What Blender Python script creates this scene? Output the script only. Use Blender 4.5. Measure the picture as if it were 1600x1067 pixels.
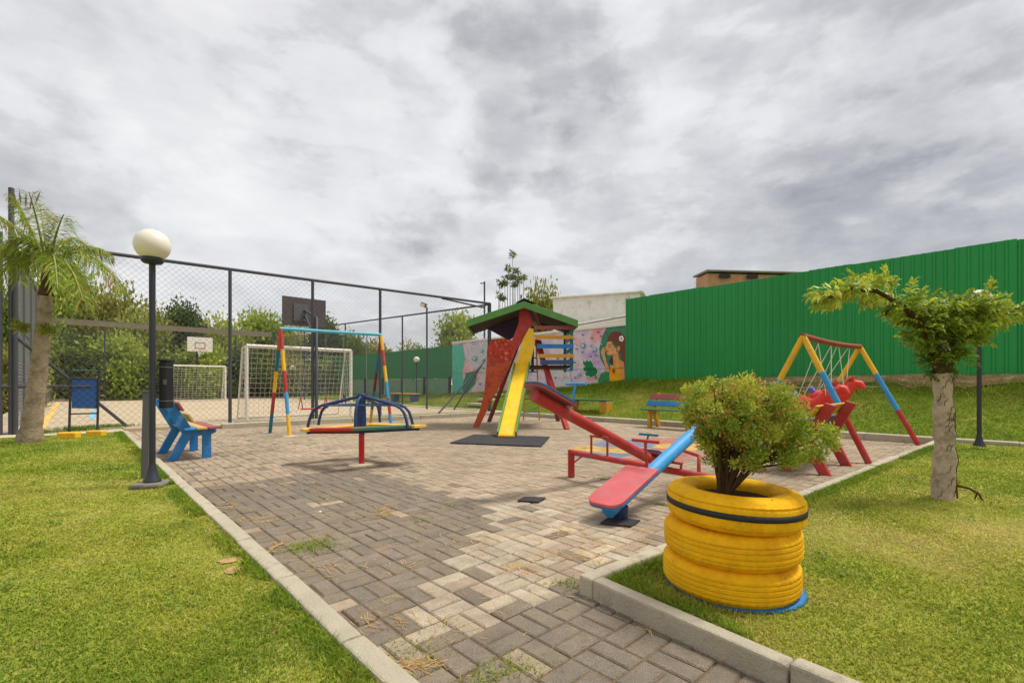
import bpy, math, random
import numpy as np
from mathutils import Vector, Matrix
random.seed(7); rng = np.random.default_rng(11)
for o in list(bpy.data.objects): bpy.data.objects.remove(o)
scene = bpy.context.scene
col = scene.collection
R = math.radians

# ------------------------------------------------------------------ camera, sky, sun, exposure
CAMH, FOC, HOR = 1.05, 740.0, 600.0          # eye height (m), focal length and horizon in photo pixels
cam_d = bpy.data.cameras.new('camera'); cam = bpy.data.objects.new('camera', cam_d); col.objects.link(cam)
cam.location = (0, 0, CAMH); cam.rotation_euler = (R(90), 0, 0)
cam_d.sensor_width = 36; cam_d.lens = FOC / 1600 * 36
cam_d.shift_y = (HOR - 533.5) / 1600
cam_d.clip_start = .05; cam_d.clip_end = 2000
scene.camera = cam
scene.view_settings.view_transform = 'Standard'; scene.view_settings.look = 'None'
scene.view_settings.gamma = 1; scene.view_settings.use_curve_mapping = False
scene.view_settings.exposure = 1.30

SUN_AZ, SUN_EL = R(75), R(62)                # azimuth from +Y towards +X
sd = bpy.data.lights.new('sun', 'SUN'); sd.energy = 1.5; sd.angle = R(15); sd.color = (1, .965, .90)
sun = bpy.data.objects.new('sun', sd); col.objects.link(sun)
sun.rotation_euler = Vector((-math.sin(SUN_AZ)*math.cos(SUN_EL), -math.cos(SUN_AZ)*math.cos(SUN_EL), -math.sin(SUN_EL))).to_track_quat('-Z', 'Y').to_euler()

world = bpy.data.worlds.new('World'); scene.world = world; world.use_nodes = True
def build_sky():
    nt = world.node_tree; N = nt.nodes; L = nt.links; N.clear()
    out = N.new('ShaderNodeOutputWorld'); bg = N.new('ShaderNodeBackground')
    L.new(bg.outputs[0], out.inputs[0])
    sky = N.new('ShaderNodeTexSky'); sky.sky_type = 'NISHITA'; sky.sun_disc = False
    sky.sun_elevation = SUN_EL; sky.sun_rotation = SUN_AZ
    def math_(op, a, b=None, clamp=False):
        n = N.new('ShaderNodeMath'); n.operation = op; n.use_clamp = clamp
        for i, v in enumerate((a, b)):
            if v is None: continue
            if isinstance(v, (int, float)): n.inputs[i].default_value = v
            else: L.new(v, n.inputs[i])
        return n.outputs[0]
    tc = N.new('ShaderNodeTexCoord')
    sep = N.new('ShaderNodeSeparateXYZ'); L.new(tc.outputs['Generated'], sep.inputs[0])
    zz = math_('ADD', math_('MAXIMUM', sep.outputs[2], 0.0), .22)
    cmb = N.new('ShaderNodeCombineXYZ')
    L.new(math_('DIVIDE', sep.outputs[0], zz), cmb.inputs[0]); L.new(math_('DIVIDE', sep.outputs[1], zz), cmb.inputs[1])
    def noise(vec, scale, detail, rough, dist, off=0):
        n = N.new('ShaderNodeTexNoise'); n.noise_dimensions = '4D'
        L.new(vec, n.inputs['Vector']); n.inputs['W'].default_value = off
        n.inputs['Scale'].default_value = scale; n.inputs['Detail'].default_value = detail
        n.inputs['Roughness'].default_value = rough; n.inputs['Distortion'].default_value = dist
        return n
    sq = N.new('ShaderNodeVectorMath'); sq.operation = 'MULTIPLY'; L.new(tc.outputs['Generated'], sq.inputs[0]); sq.inputs[1].default_value = (1, 1, 2.2)
    n1 = noise(sq.outputs[0], 1.9, 8, .52, .15, 6.2)
    n2 = noise(sq.outputs[0], 4.6, 11, .56, .15, 21.4)
    n3 = noise(sq.outputs[0], 11.0, 9, .58, .2, 2.4)
    def step(v, lo, hi, amt):
        r_ = N.new('ShaderNodeMapRange'); r_.interpolation_type = 'SMOOTHSTEP'; L.new(v, r_.inputs[0])
        r_.inputs[1].default_value = lo; r_.inputs[2].default_value = hi; r_.inputs[3].default_value = 0; r_.inputs[4].default_value = amt; return r_.outputs[0]
    val = math_('ADD', math_('ADD', math_('MULTIPLY', n1.outputs['Fac'], .45), math_('MULTIPLY', n2.outputs['Fac'], .52)), math_('MULTIPLY', n3.outputs['Fac'], .34))
    val = math_('ADD', math_('ADD', val, -.180), step(n2.outputs['Fac'], .48, .55, .06))
    # cloud masses: (photo x, photo y, radius px, amount)
    warp = noise(tc.outputs['Generated'], 8.0, 10, .62, .2, 1.7)
    sub = N.new('ShaderNodeVectorMath'); sub.operation = 'SUBTRACT'; L.new(warp.outputs['Color'], sub.inputs[0]); sub.inputs[1].default_value = (.5, .5, .5)
    scl = N.new('ShaderNodeVectorMath'); scl.operation = 'SCALE'; L.new(sub.outputs[0], scl.inputs[0]); scl.inputs['Scale'].default_value = .27
    addv = N.new('ShaderNodeVectorMath'); addv.operation = 'ADD'; L.new(tc.outputs['Generated'], addv.inputs[0]); L.new(scl.outputs[0], addv.inputs[1])
    nrm = N.new('ShaderNodeVectorMath'); nrm.operation = 'NORMALIZE'; L.new(addv.outputs[0], nrm.inputs[0])
    for px, py, r, a in ((850, 175, 135, -.17), (950, 215, 70, -.07), (780, 235, 70, -.07), (50, 265, 110, -.14), (645, 335, 65, -.14), (1540, 190, 260, -.09),
                         (1380, 320, 170, -.12), (1480, 150, 110, -.06), (1060, 370, 170, -.06), (760, 20, 90, -.06), (850, 70, 60, .05), (500, 130, 140, -.05), (1250, 20, 160, -.10), (240, 300, 70, -.05),
                         (200, 110, 190, .07), (600, 200, 130, .06), (1080, 120, 150, .08), (300, 330, 160, .06), (1240, 190, 100, .05)):
        d = Vector(((px-800)/FOC, 1, (HOR-py)/FOC)); rr = r/FOC/d.length; d.normalize()
        dot = N.new('ShaderNodeVectorMath'); dot.operation = 'DOT_PRODUCT'; L.new(nrm.outputs[0], dot.inputs[0]); dot.inputs[1].default_value = d
        mr = N.new('ShaderNodeMapRange'); mr.interpolation_type = 'SMOOTHSTEP'
        L.new(dot.outputs['Value'], mr.inputs[0]); mr.inputs[1].default_value = math.cos(rr*1.35); mr.inputs[2].default_value = 1
        mr.inputs[3].default_value = 0; mr.inputs[4].default_value = a
        val = math_('ADD', val, mr.outputs[0])
    ramp = N.new('ShaderNodeValToRGB'); L.new(val, ramp.inputs[0])
    e = ramp.color_ramp.elements
    e[0].position = .10; e[0].color = (.118, .117, .121, 1)
    e[1].position = .74; e[1].color = (.365, .363, .362, 1)
    m = ramp.color_ramp.elements.new(.36); m.color = (.236, .235, .239, 1)
    m = ramp.color_ramp.elements.new(.50); m.color = (.306, .304, .306, 1)
    # a little clear-sky light through the cloud deck
    sc = N.new('ShaderNodeMix'); sc.data_type = 'RGBA'; sc.inputs[0].default_value = .006
    L.new(ramp.outputs[0], sc.inputs[6]); L.new(sky.outputs[0], sc.inputs[7])
    L.new(sc.outputs[2], bg.inputs[0]); bg.inputs[1].default_value = 1.0
    # (cloud colours are already in the 0.05-0.15 x Nishita range)
build_sky()

# ------------------------------------------------------------------ helpers
A = R(43.0); CA, SA = math.cos(A), math.sin(A)
def UW(u, w, z=0.0): return Vector((CA*u - SA*w, SA*u + CA*w, z))       # playground axes
def toUW(p): return (CA*p[0] + SA*p[1], -SA*p[0] + CA*p[1])
def G(px, py, z=0.0):                                                    # ground point seen at a photo pixel
    Y = FOC*(CAMH - z)/(py - HOR); return Vector(((px-800)/FOC*Y, Y, z))
def P(px, py, Y): return Vector(((px-800)/FOC*Y, Y, CAMH + (HOR-py)/FOC*Y))
def WALL(px, py, u=14.4):                                                # point on the boundary wall plane
    t = (px-800)/FOC; Y = u/(CA*t + SA); return Vector((t*Y, Y, CAMH + (HOR-py)/FOC*Y))
def lin(r, g, b, k=1.0):
    f = lambda c: ((c/255+.055)/1.055)**2.4 if c/255 > .04045 else c/255/12.92
    return (f(r)*k, f(g)*k, f(b)*k)

MATS = {}
def mat(name, color, rough=.6, var=.12, vscale=6.0, bump=.15, bscale=40.0, metal=0.0, color2=None, c2scale=3.0, c2lo=.55, c2hi=.7, attr=None, objrand=0.0, spec=.4, trans=0.0, wco=False, speck=0.0, chip=None):
    if name in MATS: return MATS[name]
    m = bpy.data.materials.new(name); m.use_nodes = True; MATS[name] = m
    nt = m.node_tree; N = nt.nodes; L = nt.links
    b = N['Principled BSDF']; b.inputs['Roughness'].default_value = rough; b.inputs['Metallic'].default_value = metal
    b.inputs['Specular IOR Level'].default_value = spec
    tc = N.new('ShaderNodeTexCoord'); geo = N.new('ShaderNodeNewGeometry'); vec = geo.outputs['Position'] if wco else tc.outputs['Object']
    def noise(scale, detail=5, rough_=.6):
        n = N.new('ShaderNodeTexNoise'); L.new(vec, n.inputs['Vector'])
        n.inputs['Scale'].default_value = scale; n.inputs['Detail'].default_value = detail; n.inputs['Roughness'].default_value = rough_; return n
    if attr:
        a = N.new('ShaderNodeAttribute'); a.attribute_name = attr; src = a.outputs['Color']
    else:
        c = N.new('ShaderNodeRGB'); c.outputs[0].default_value = (*color, 1); src = c.outputs[0]
    if color2:
        n = noise(c2scale, 7, .65); mr = N.new('ShaderNodeMapRange'); L.new(n.outputs['Fac'], mr.inputs[0])
        mr.inputs[1].default_value = c2lo; mr.inputs[2].default_value = c2hi
        mx = N.new('ShaderNodeMix'); mx.data_type = 'RGBA'; L.new(mr.outputs[0], mx.inputs[0]); L.new(src, mx.inputs[6]); mx.inputs[7].default_value = (*color2, 1)
        src = mx.outputs[2]
    if chip:
        n = noise(24, 6, .7); mr = N.new('ShaderNodeMapRange'); L.new(n.outputs['Fac'], mr.inputs[0]); mr.inputs[1].default_value = chip[1]; mr.inputs[2].default_value = chip[1]+.03
        mx = N.new('ShaderNodeMix'); mx.data_type = 'RGBA'; L.new(mr.outputs[0], mx.inputs[0]); L.new(src, mx.inputs[6]); mx.inputs[7].default_value = (*chip[0], 1); src = mx.outputs[2]
    if var > 0 or objrand > 0:
        hsv = N.new('ShaderNodeHueSaturation'); L.new(src, hsv.inputs['Color'])
        n = noise(vscale); mr = N.new('ShaderNodeMapRange'); L.new(n.outputs['Fac'], mr.inputs[0])
        mr.inputs[1].default_value = .25; mr.inputs[2].default_value = .75; mr.inputs[3].default_value = 1-var; mr.inputs[4].default_value = 1+var
        val = mr.outputs[0]
        if objrand > 0:
            oi = N.new('ShaderNodeObjectInfo'); m2 = N.new('ShaderNodeMapRange'); L.new(oi.outputs['Random'], m2.inputs[0])
            m2.inputs[3].default_value = 1-objrand; m2.inputs[4].default_value = 1+objrand
            mm = N.new('ShaderNodeMath'); mm.operation = 'MULTIPLY'; L.new(val, mm.inputs[0]); L.new(m2.outputs[0], mm.inputs[1]); val = mm.outputs[0]
        if speck > 0:
            n3 = noise(190, 3, .6); m3 = N.new('ShaderNodeMapRange'); L.new(n3.outputs['Fac'], m3.inputs[0]); m3.inputs[1].default_value = .3; m3.inputs[2].default_value = .7; m3.inputs[3].default_value = 1-speck; m3.inputs[4].default_value = 1+speck
            mm = N.new('ShaderNodeMath'); mm.operation = 'MULTIPLY'; L.new(val, mm.inputs[0]); L.new(m3.outputs[0], mm.inputs[1]); val = mm.outputs[0]
        L.new(val, hsv.inputs['Value']); src = hsv.outputs[0]
    L.new(src, b.inputs['Base Color'])
    if bump > 0:
        n = noise(bscale, 6, .6); bp = N.new('ShaderNodeBump'); bp.inputs['Strength'].default_value = bump; bp.inputs['Distance'].default_value = .02
        L.new(n.outputs['Fac'], bp.inputs['Height']); L.new(bp.outputs[0], b.inputs['Normal'])
    if trans > 0:
        tr = N.new('ShaderNodeBsdfTranslucent'); L.new(src, tr.inputs[0]); mx = N.new('ShaderNodeMixShader'); mx.inputs[0].default_value = trans
        L.new(b.outputs[0], mx.inputs[1]); L.new(tr.outputs[0], mx.inputs[2]); L.new(mx.outputs[0], N['Material Output'].inputs[0])
    return m
def paint(name, rgb, rough=.55, k=.9):
    """weathered gloss paint: faded patches and small chips"""
    c = lin(*rgb, k); g = sum(c)/3
    return mat(name, c, rough, var=.13, vscale=5, bump=.10, bscale=55, color2=tuple(.62*x+.38*(g*.8+.05) for x in c), c2scale=7, c2lo=.50, c2hi=.72, chip=(lin(96, 78, 66), .665))

class MB:
    def __init__(s): s.v = []; s.f = []; s.sm = []
    def add(s, vs, fs, smooth=False):
        o = len(s.v); s.v += [Vector(p) for p in vs]
        s.f += [[i+o for i in f] for f in fs]; s.sm += [smooth]*len(fs); return s
    def box(s, c, size, rot=None):
        hx, hy, hz = (x/2 for x in size); c = Vector(c)
        vs = [Vector((x, y, z)) for x in (-hx, hx) for y in (-hy, hy) for z in (-hz, hz)]
        if rot is not None: vs = [rot @ p for p in vs]
        return s.add([p+c for p in vs], [[0, 1, 3, 2], [4, 6, 7, 5], [0, 4, 5, 1], [2, 3, 7, 6], [0, 2, 6, 4], [1, 5, 7, 3]])
    def bar(s, p0, p1, w, h, up=(0, 0, 1)):
        p0 = Vector(p0); p1 = Vector(p1); d = (p1-p0); ln = d.length; d.normalize(); up = Vector(up)
        x = d.cross(up); x = x.normalized() if x.length > 1e-4 else Vector((1, 0, 0)); y = x.cross(d).normalized()
        return s.box((p0+p1)/2, (w, ln, h), Matrix((x, d, y)).transposed())
    def tube(s, pts, r, n=8, cap=True, smooth=True):
        pts = [Vector(p) for p in pts]; k = len(pts); rs = r if hasattr(r, '__len__') else [r]*k
        t = [(pts[min(i+1, k-1)]-pts[max(i-1, 0)]).normalized() for i in range(k)]
        a = Vector((0, 0, 1)) if abs(t[0].z) < .9 else Vector((1, 0, 0))
        x = t[0].cross(a).normalized(); vs = []
        for i in range(k):
            x = (x - t[i]*x.dot(t[i])).normalized(); y = t[i].cross(x)
            vs += [pts[i]+(x*math.cos(q)+y*math.sin(q))*rs[i] for q in (2*math.pi*j/n for j in range(n))]
        fs = [[i*n+j, i*n+(j+1) % n, (i+1)*n+(j+1) % n, (i+1)*n+j] for i in range(k-1) for j in range(n)]
        s.add(vs, fs, smooth)
        if cap: s.add(vs[:n], [list(range(n))[::-1]]); s.add(vs[-n:], [list(range(n))])
        return s
    def lathe(s, prof, c=(0, 0, 0), n=32, smooth=True, wob=None):
        c = Vector(c); k = len(prof); vs = []
        for j in range(n):
            q = 2*math.pi*j/n
            for i, (r, z) in enumerate(prof):
                rr = r + (wob(i, j) if wob else 0); vs.append(c+Vector((rr*math.cos(q), rr*math.sin(q), z)))
        fs = [[j*k+i, ((j+1) % n)*k+i, ((j+1) % n)*k+i+1, j*k+i+1] for j in range(n) for i in range(k-1)]
        return s.add(vs, fs, smooth)
    def prism(s, poly, thick):
        t = Vector(thick); n = len(poly); poly = [Vector(p) for p in poly]
        return s.add(poly+[p+t for p in poly], [list(range(n))[::-1], list(range(n, 2*n))]+[[i, (i+1) % n, n+(i+1) % n, n+i] for i in range(n)])
    def sphere(s, c, r, n=24, sz=1.0):
        pr = [(r*math.sin(math.pi*i/14)+1e-5, -r*sz*math.cos(math.pi*i/14)) for i in range(15)]
        return s.lathe(pr, c, n)
    def build(s, name, m, parent=None, bevel=0.0, world=True):
        off = OFF.get(parent.name, Vector((0, 0, 0))) if (parent and world) else Vector((0, 0, 0))
        me = bpy.data.meshes.new(name); me.from_pydata([tuple(p-off) for p in s.v], [], s.f); me.update()
        me.polygons.foreach_set('use_smooth', s.sm)
        me.materials.append(MATS[m] if isinstance(m, str) else m)
        o = bpy.data.objects.new(name, me); col.objects.link(o)
        if parent: o.parent = parent
        OFF[o.name] = off
        if bevel > 0:
            b = o.modifiers.new('bevel', 'BEVEL'); b.width = bevel; b.segments = 2; b.limit_method = 'ANGLE'; b.angle_limit = R(40)
        return o
OFF = {}
def tag(o, label=None, cat=None, group=None, kind=None):
    if label: o['label'] = label
    if cat: o['category'] = cat
    if group: o['group'] = group
    if kind: o['kind'] = kind
    return o
def thing(name, label, cat, loc=(0, 0, 0), rz=0, group=None):
    o = bpy.data.objects.new(name, None); col.objects.link(o); o.empty_display_size = .1
    o.location = loc; o.rotation_euler = (0, 0, rz); OFF[o.name] = Vector(loc) if rz == 0 else Vector((0, 0, 0))
    return tag(o, label, cat, group)
def link_copy(src, parent=None):
    c = src.copy(); col.objects.link(c); c.parent = parent; return c
def copy_tree(o, parent=None):
    c = link_copy(o, parent)
    for ch in o.children: copy_tree(ch, c)
    return c
def fast(name, v, f, m, parent=None, colr=None, kind=None, smooth=False):
    """numpy mesh: v (n,3), f (m,k)"""
    off = np.array(OFF.get(parent.name, (0, 0, 0))) if parent else 0
    v = np.asarray(v, dtype=np.float32)-np.float32(off); f = np.asarray(f, dtype=np.int32); k = f.shape[1]
    me = bpy.data.meshes.new(name); me.vertices.add(len(v)); me.vertices.foreach_set('co', v.ravel())
    me.loops.add(f.size); me.loops.foreach_set('vertex_index', f.ravel())
    me.polygons.add(len(f)); me.polygons.foreach_set('loop_start', np.arange(0, f.size, k, dtype=np.int32))
    me.polygons.foreach_set('use_smooth', np.full(len(f), smooth))
    if colr is not None:
        ca = me.color_attributes.new('col', 'FLOAT_COLOR', 'POINT')
        ca.data.foreach_set('color', np.hstack([colr, np.ones((len(v), 1))]).astype(np.float32).ravel())
    me.update(calc_edges=True); me.materials.append(MATS[m] if isinstance(m, str) else m)
    o = bpy.data.objects.new(name, me); col.objects.link(o)
    if parent: o.parent = parent
    if kind: o['kind'] = kind
    OFF[o.name] = Vector(OFF.get(parent.name, (0, 0, 0))) if parent else Vector((0, 0, 0))
    return o
_h = rng.random((64, 64))
def vnoise(x, y, s):
    x = np.asarray(x)*s+100; y = np.asarray(y)*s+100; i = np.floor(x).astype(int); j = np.floor(y).astype(int); fx = x-i; fy = y-j
    fx = fx*fx*(3-2*fx); fy = fy*fy*(3-2*fy); g = lambda a, b: _h[a % 64, b % 64]
    return (g(i, j)*(1-fx)+g(i+1, j)*fx)*(1-fy)+(g(i, j+1)*(1-fx)+g(i+1, j+1)*fx)*fy
def unit(n):
    d = rng.normal(size=(n, 3)); return d/np.linalg.norm(d, axis=1, keepdims=True)
def leaf_arrays(p, d, nrm, L, Wd, c, fold=.25):
    """diamond leaves: base p, direction d, normal nrm"""
    n = len(p); s = np.cross(d, nrm); s /= np.linalg.norm(s, axis=1, keepdims=True)+1e-9
    L = np.broadcast_to(L, n)[:, None]; Wd = np.broadcast_to(Wd, n)[:, None]
    mid = p+d*L*.45-nrm*Wd*fold
    v = np.stack([p, mid+s*Wd/2+nrm*Wd*fold, p+d*L, mid-s*Wd/2+nrm*Wd*fold], 1).reshape(-1, 3)
    b = np.arange(n)[:, None]*4; f = np.hstack([b+[0, 1, 2], b+[0, 2, 3]]).reshape(-1, 3)
    return v, f, np.repeat(c, 4, 0)
def blob_leaves(centers, radii, n, L, Wd, c0, c1, up=.3, shell=.55, clumpvar=.5):
    centers = np.asarray(centers, float); radii = np.asarray(radii, float)
    wts = radii**2.2; k = rng.choice(len(centers), n, p=wts/wts.sum())
    q = unit(n); rad = (shell+(1-shell)*rng.random(n))**.8
    if radii.ndim == 1: rr = radii[k][:, None]
    p = centers[k]+q*rad[:, None]*rr*(1+.15*rng.normal(size=(n, 1)))
    d = q*.7+unit(n)*.8+np.array([0, 0, up]); d /= np.linalg.norm(d, axis=1, keepdims=True)
    nr = np.cross(d, unit(n)); nr /= np.linalg.norm(nr, axis=1, keepdims=True)
    cv = rng.random(len(centers)); t = np.clip(cv[k]*clumpvar+rng.random(n)*(1-clumpvar)*1.1-.05, 0, 1)[:, None]
    c = np.array(c0)*(1-t)+np.array(c1)*t; c = c*(.8+.4*rng.random((n, 1)))
    return leaf_arrays(p, d, nr, L*(.6+.8*rng.random(n)), Wd*(.6+.8*rng.random(n)), c)
def merge(parts):
    vs, fs, cs, o = [], [], [], 0
    for v, f, c in parts: vs.append(v); fs.append(f+o); cs.append(c); o += len(v)
    return np.vstack(vs), np.vstack(fs), np.vstack(cs)
def blades(name, pts, L, Wd, c, m='grass_blade', parent=None, lean=.6, label=None, cat=None):
    n = len(pts); L = np.broadcast_to(L, n); Wd = np.broadcast_to(Wd, n)
    a = rng.random(n)*2*np.pi; dx = np.stack([np.cos(a), np.sin(a), np.zeros(n)], 1); b = rng.random(n)*2*np.pi
    ln = (lean*(.3+rng.random(n)))[:, None]*np.stack([np.cos(b), np.sin(b), np.zeros(n)], 1)
    h = np.stack([np.zeros(n), np.zeros(n), L], 1)
    W2 = Wd[:, None]/2
    v = np.stack([pts-dx*W2, pts+dx*W2, pts+h*.55+ln*L[:, None]*.3-dx*W2*.8, pts+h*.55+ln*L[:, None]*.3+dx*W2*.8, pts+h*(1-.25*lean)+ln*L[:, None]], 1).reshape(-1, 3)
    i = np.arange(n)[:, None]*5; f = np.hstack([i+[0, 1, 3], i+[0, 3, 2], i+[2, 3, 4]]).reshape(-1, 3)
    o = fast(name, v, f, m, parent, np.repeat(c, 5, 0), 'stuff')
    return tag(o, label, cat)

# ------------------------------------------------------------------ materials
mat('paver', (1, 1, 1), .92, var=.20, vscale=9, bump=.6, bscale=170, attr='col', color2=lin(142, 126, 106), c2scale=2.2, c2lo=.42, c2hi=.78, spec=.12, wco=True, speck=.38)
mat('sand', lin(126, 106, 80), .95, var=.35, vscale=9, bump=.6, bscale=120, color2=lin(92, 78, 56), c2scale=2, spec=.1)
mat('kerb', lin(178, 168, 146), .92, var=.16, vscale=5, wco=True, speck=.14, bump=.5, bscale=80, color2=lin(120, 112, 98), c2scale=5, c2lo=.55, c2hi=.75, objrand=.06, spec=.15)
mat('lawn', lin(142, 146, 60), .95, var=.35, vscale=5, bump=.8, bscale=60, color2=lin(186, 164, 104), c2scale=1.3, c2lo=.5, c2hi=.72, spec=.05)
mat('grass_blade', (1, 1, 1), .75, var=0, bump=0, attr='col', trans=.35, spec=.15)
mat('leaf', (1, 1, 1), .55, var=0, bump=0, attr='col', trans=.35, spec=.25)
mat('court', lin(184, 166, 138), .92, var=.10, vscale=1.2, bump=.3, bscale=60, color2=lin(170, 150, 124), c2scale=.5, spec=.1)
mat('path', lin(190, 180, 150), .92, var=.14, vscale=2, bump=.4, bscale=60, spec=.1)
mat('terrain', lin(96, 104, 50), .95, var=.3, vscale=.4, bump=.3, bscale=8, color2=lin(120, 100, 66), c2scale=.15, spec=.05)
mat('concrete', lin(128, 122, 110), .9, var=.2, vscale=6, bump=.5, bscale=60, color2=lin(84, 80, 72), c2scale=6, spec=.15)
mat('rubber', lin(62, 60, 62), .85, var=.15, vscale=8, bump=.4, bscale=200, spec=.2)
mat('bark', lin(184, 166, 144), .95, var=.25, vscale=7, bump=.9, bscale=30, color2=lin(126, 110, 94), c2scale=9, c2lo=.48, c2hi=.7, spec=.05)
mat('dark_bark', lin(86, 66, 46), .95, var=.3, vscale=7, bump=.9, bscale=30, spec=.05)
mat('globe', lin(228, 219, 200), .35, var=.05, vscale=3, bump=0)
mat('dark_metal', lin(52, 54, 60), .5, var=.12, bump=.08, metal=.2)
mat('grey_metal', lin(98, 98, 102), .55, var=.14, bump=.08, metal=.2)
mat('fence_metal', lin(76, 76, 82), .6, var=.12, bump=.05, metal=.2)
mat('wire', lin(120, 120, 124), .5, var=0, bump=0, metal=.4)
mat('wire_pale', lin(150, 152, 156), .5, var=0, bump=0, metal=.4)
mat('white_paint', lin(226, 220, 206), .5, var=.06, bump=.05)
mat('cord', lin(222, 218, 204), .8, var=.05, bump=0)
mat('black', lin(30, 30, 34), .5, var=.1, bump=.05)
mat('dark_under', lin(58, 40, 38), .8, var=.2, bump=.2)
mat('stucco', lin(232, 227, 220), .9, var=.10, vscale=4, bump=.9, bscale=22, color2=lin(190, 182, 174), c2scale=3, spec=.1)
mat('soil', lin(70, 52, 38), .95, var=.3, vscale=12, bump=.8, bscale=40, spec=.05)
mat('clay_brick', lin(222, 146, 102), .9, var=.22, vscale=6, bump=.5, bscale=40, objrand=.25, spec=.1)
mat('mortar', lin(186, 140, 106), .95, var=.2, bump=.5)
mat('roof_sheet', lin(140, 130, 124), .8, var=.2, bump=.3)
mat('foil_blue', lin(30, 84, 150), .5, var=.12, vscale=3, bump=.1)
for nm, rgb in dict(p_blue=(32, 124, 190), p_sky=(54, 152, 212), p_navy=(38, 62, 108), p_red=(186, 52, 44), p_bright_red=(206, 34, 26), p_pink=(206, 96, 98),
                    p_dull_red=(160, 78, 78), p_yellow=(240, 186, 26), p_amber=(212, 156, 38), p_tan=(206, 168, 96), p_orange=(206, 92, 36), p_teal=(22, 112, 138),
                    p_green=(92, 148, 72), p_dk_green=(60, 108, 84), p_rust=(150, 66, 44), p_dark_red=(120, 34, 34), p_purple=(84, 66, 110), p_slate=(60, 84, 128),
                    p_slide=(250, 200, 16), p_cyan=(92, 186, 208), p_plastic=(222, 52, 34), p_violet=(98, 92, 190)).items():
    paint(nm, rgb)
mat('tyre_paint', lin(248, 186, 12, .97), .72, spec=.2, var=.16, vscale=9, bump=.4, bscale=110, color2=lin(222, 154, 14, .9), c2scale=5, c2lo=.48, c2hi=.72, chip=(lin(84, 70, 44), .655))
mat('tyre_black', lin(44, 44, 44), .7, var=.15, bump=.2)
mat('tyre_blue', lin(24, 108, 160), .6, var=.12, bump=.2)
mat('sheet_green', lin(26, 142, 66), .45, var=.07, vscale=.8, bump=.05, bscale=3, color2=lin(34, 128, 68), c2scale=.7, objrand=.09)
mat('sheet_green_far', lin(34, 128, 74, .9), .55, var=.05, vscale=.8, bump=.04, bscale=3)
mat('slab_green', lin(112, 148, 116), .9, var=.15, vscale=3, bump=.3)

# ------------------------------------------------------------------ setting: ground, paving, kerbs, lawns, court
def sheet(name, pts, m, z0=None):
    b = MB(); b.add(pts, [list(range(len(pts)))]); o = b.build(name, m); o['kind'] = 'structure'; return o
sheet('ground', [(-600, -200, -.09), (600, -200, -.09), (600, 900, -.09), (-600, 900, -.09)], 'terrain')

# paving polygon in (u, w)
PAV = [(.83, -3.5), (1.48, -3.5), (1.88, 1.51), (11.05, 1.0), (10.72, 11.92), (2.6, 12.75), (2.4, 13.5), (.86, 13.5), (.89, 12.9)]
def inside(u, w, poly=PAV):
    c = False; n = len(poly)
    for i in range(n):
        (x1, y1), (x2, y2) = poly[i], poly[(i+1) % n]
        if (y1 > w) != (y2 > w) and u < (x2-x1)*(w-y1)/(y2-y1)+x1: c = not c
    return c
def near_inside(u, w, e=.09): return any(inside(u+a, w+b) for a, b in ((0, 0), (e, 0), (-e, 0), (0, e), (0, -e)))
pav = sheet('paving', [UW(u, w, -.0075) for u, w in PAV], 'sand')
CELL = .196
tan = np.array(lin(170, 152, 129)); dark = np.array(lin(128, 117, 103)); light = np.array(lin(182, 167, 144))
paintcells = [((5.85, 4.29), lin(58, 118, 170)), ((6.88, 4.55), lin(58, 118, 170)), ((6.25, 4.5), lin(226, 176, 60)), ((7.5, 3.95), lin(226, 176, 60)),
              ((6.7, 3.75), lin(188, 92, 88)), ((8.05, 4.4), lin(188, 92, 88)), ((7.3, 4.75), lin(70, 130, 176)), ((6.0, 3.6), lin(188, 92, 88))]
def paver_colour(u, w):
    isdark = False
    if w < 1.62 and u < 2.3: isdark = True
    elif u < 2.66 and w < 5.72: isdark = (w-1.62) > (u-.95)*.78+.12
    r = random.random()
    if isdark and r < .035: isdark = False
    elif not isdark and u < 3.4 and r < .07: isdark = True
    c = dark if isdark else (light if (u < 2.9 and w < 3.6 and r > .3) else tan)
    n = float(vnoise(u, w, .6)); n2 = float(vnoise(u+40, w, 1.7))
    c = c*(.78+.30*n+.16*n2)*(.90+.2*random.random())
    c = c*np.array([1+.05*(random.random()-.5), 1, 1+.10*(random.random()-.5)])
    best = min(paintcells, key=lambda q: (q[0][0]-u)**2+(q[0][1]-w)**2); d = math.hypot(best[0][0]-u, best[0][1]-w)
    if d < .52 and random.random() < .93: c = .35*c+.65*np.array(best[1])
    return np.clip(c, 0, 1)
pieces = []
for i in range(-1, 62):
    for j in range(-20, 74):
        cu, cw = .82+i*CELL+CELL/2, j*CELL+CELL/2
        for s in (-1, 1):
            if (i+j) % 2: u, w, a = cu, cw+s*CELL/4, 0
            else: u, w, a = cu+s*CELL/4, cw, 1
            if near_inside(u, w): pieces.append((u, w, a))
PL, PW, PH, CH = .1875, .0905, .05, .006
def paver_geo():
    v = [(-PL/2, -PW/2, -PH), (PL/2, -PW/2, -PH), (PL/2, PW/2, -PH), (-PL/2, PW/2, -PH)]
    v += [(-PL/2, -PW/2, -CH), (PL/2, -PW/2, -CH), (PL/2, PW/2, -CH), (-PL/2, PW/2, -CH)]
    v += [(-PL/2+CH, -PW/2+CH, 0), (PL/2-CH, -PW/2+CH, 0), (PL/2-CH, PW/2-CH, 0), (-PL/2+CH, PW/2-CH, 0)]
    f = [[8, 9, 10, 11]]+[[a, (a+1) % 4, 4+(a+1) % 4, 4+a] for a in range(4)]+[[4+a, 4+(a+1) % 4, 8+(a+1) % 4, 8+a] for a in range(4)]
    return np.array(v), np.array(f)
pv, pf = paver_geo()
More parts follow.
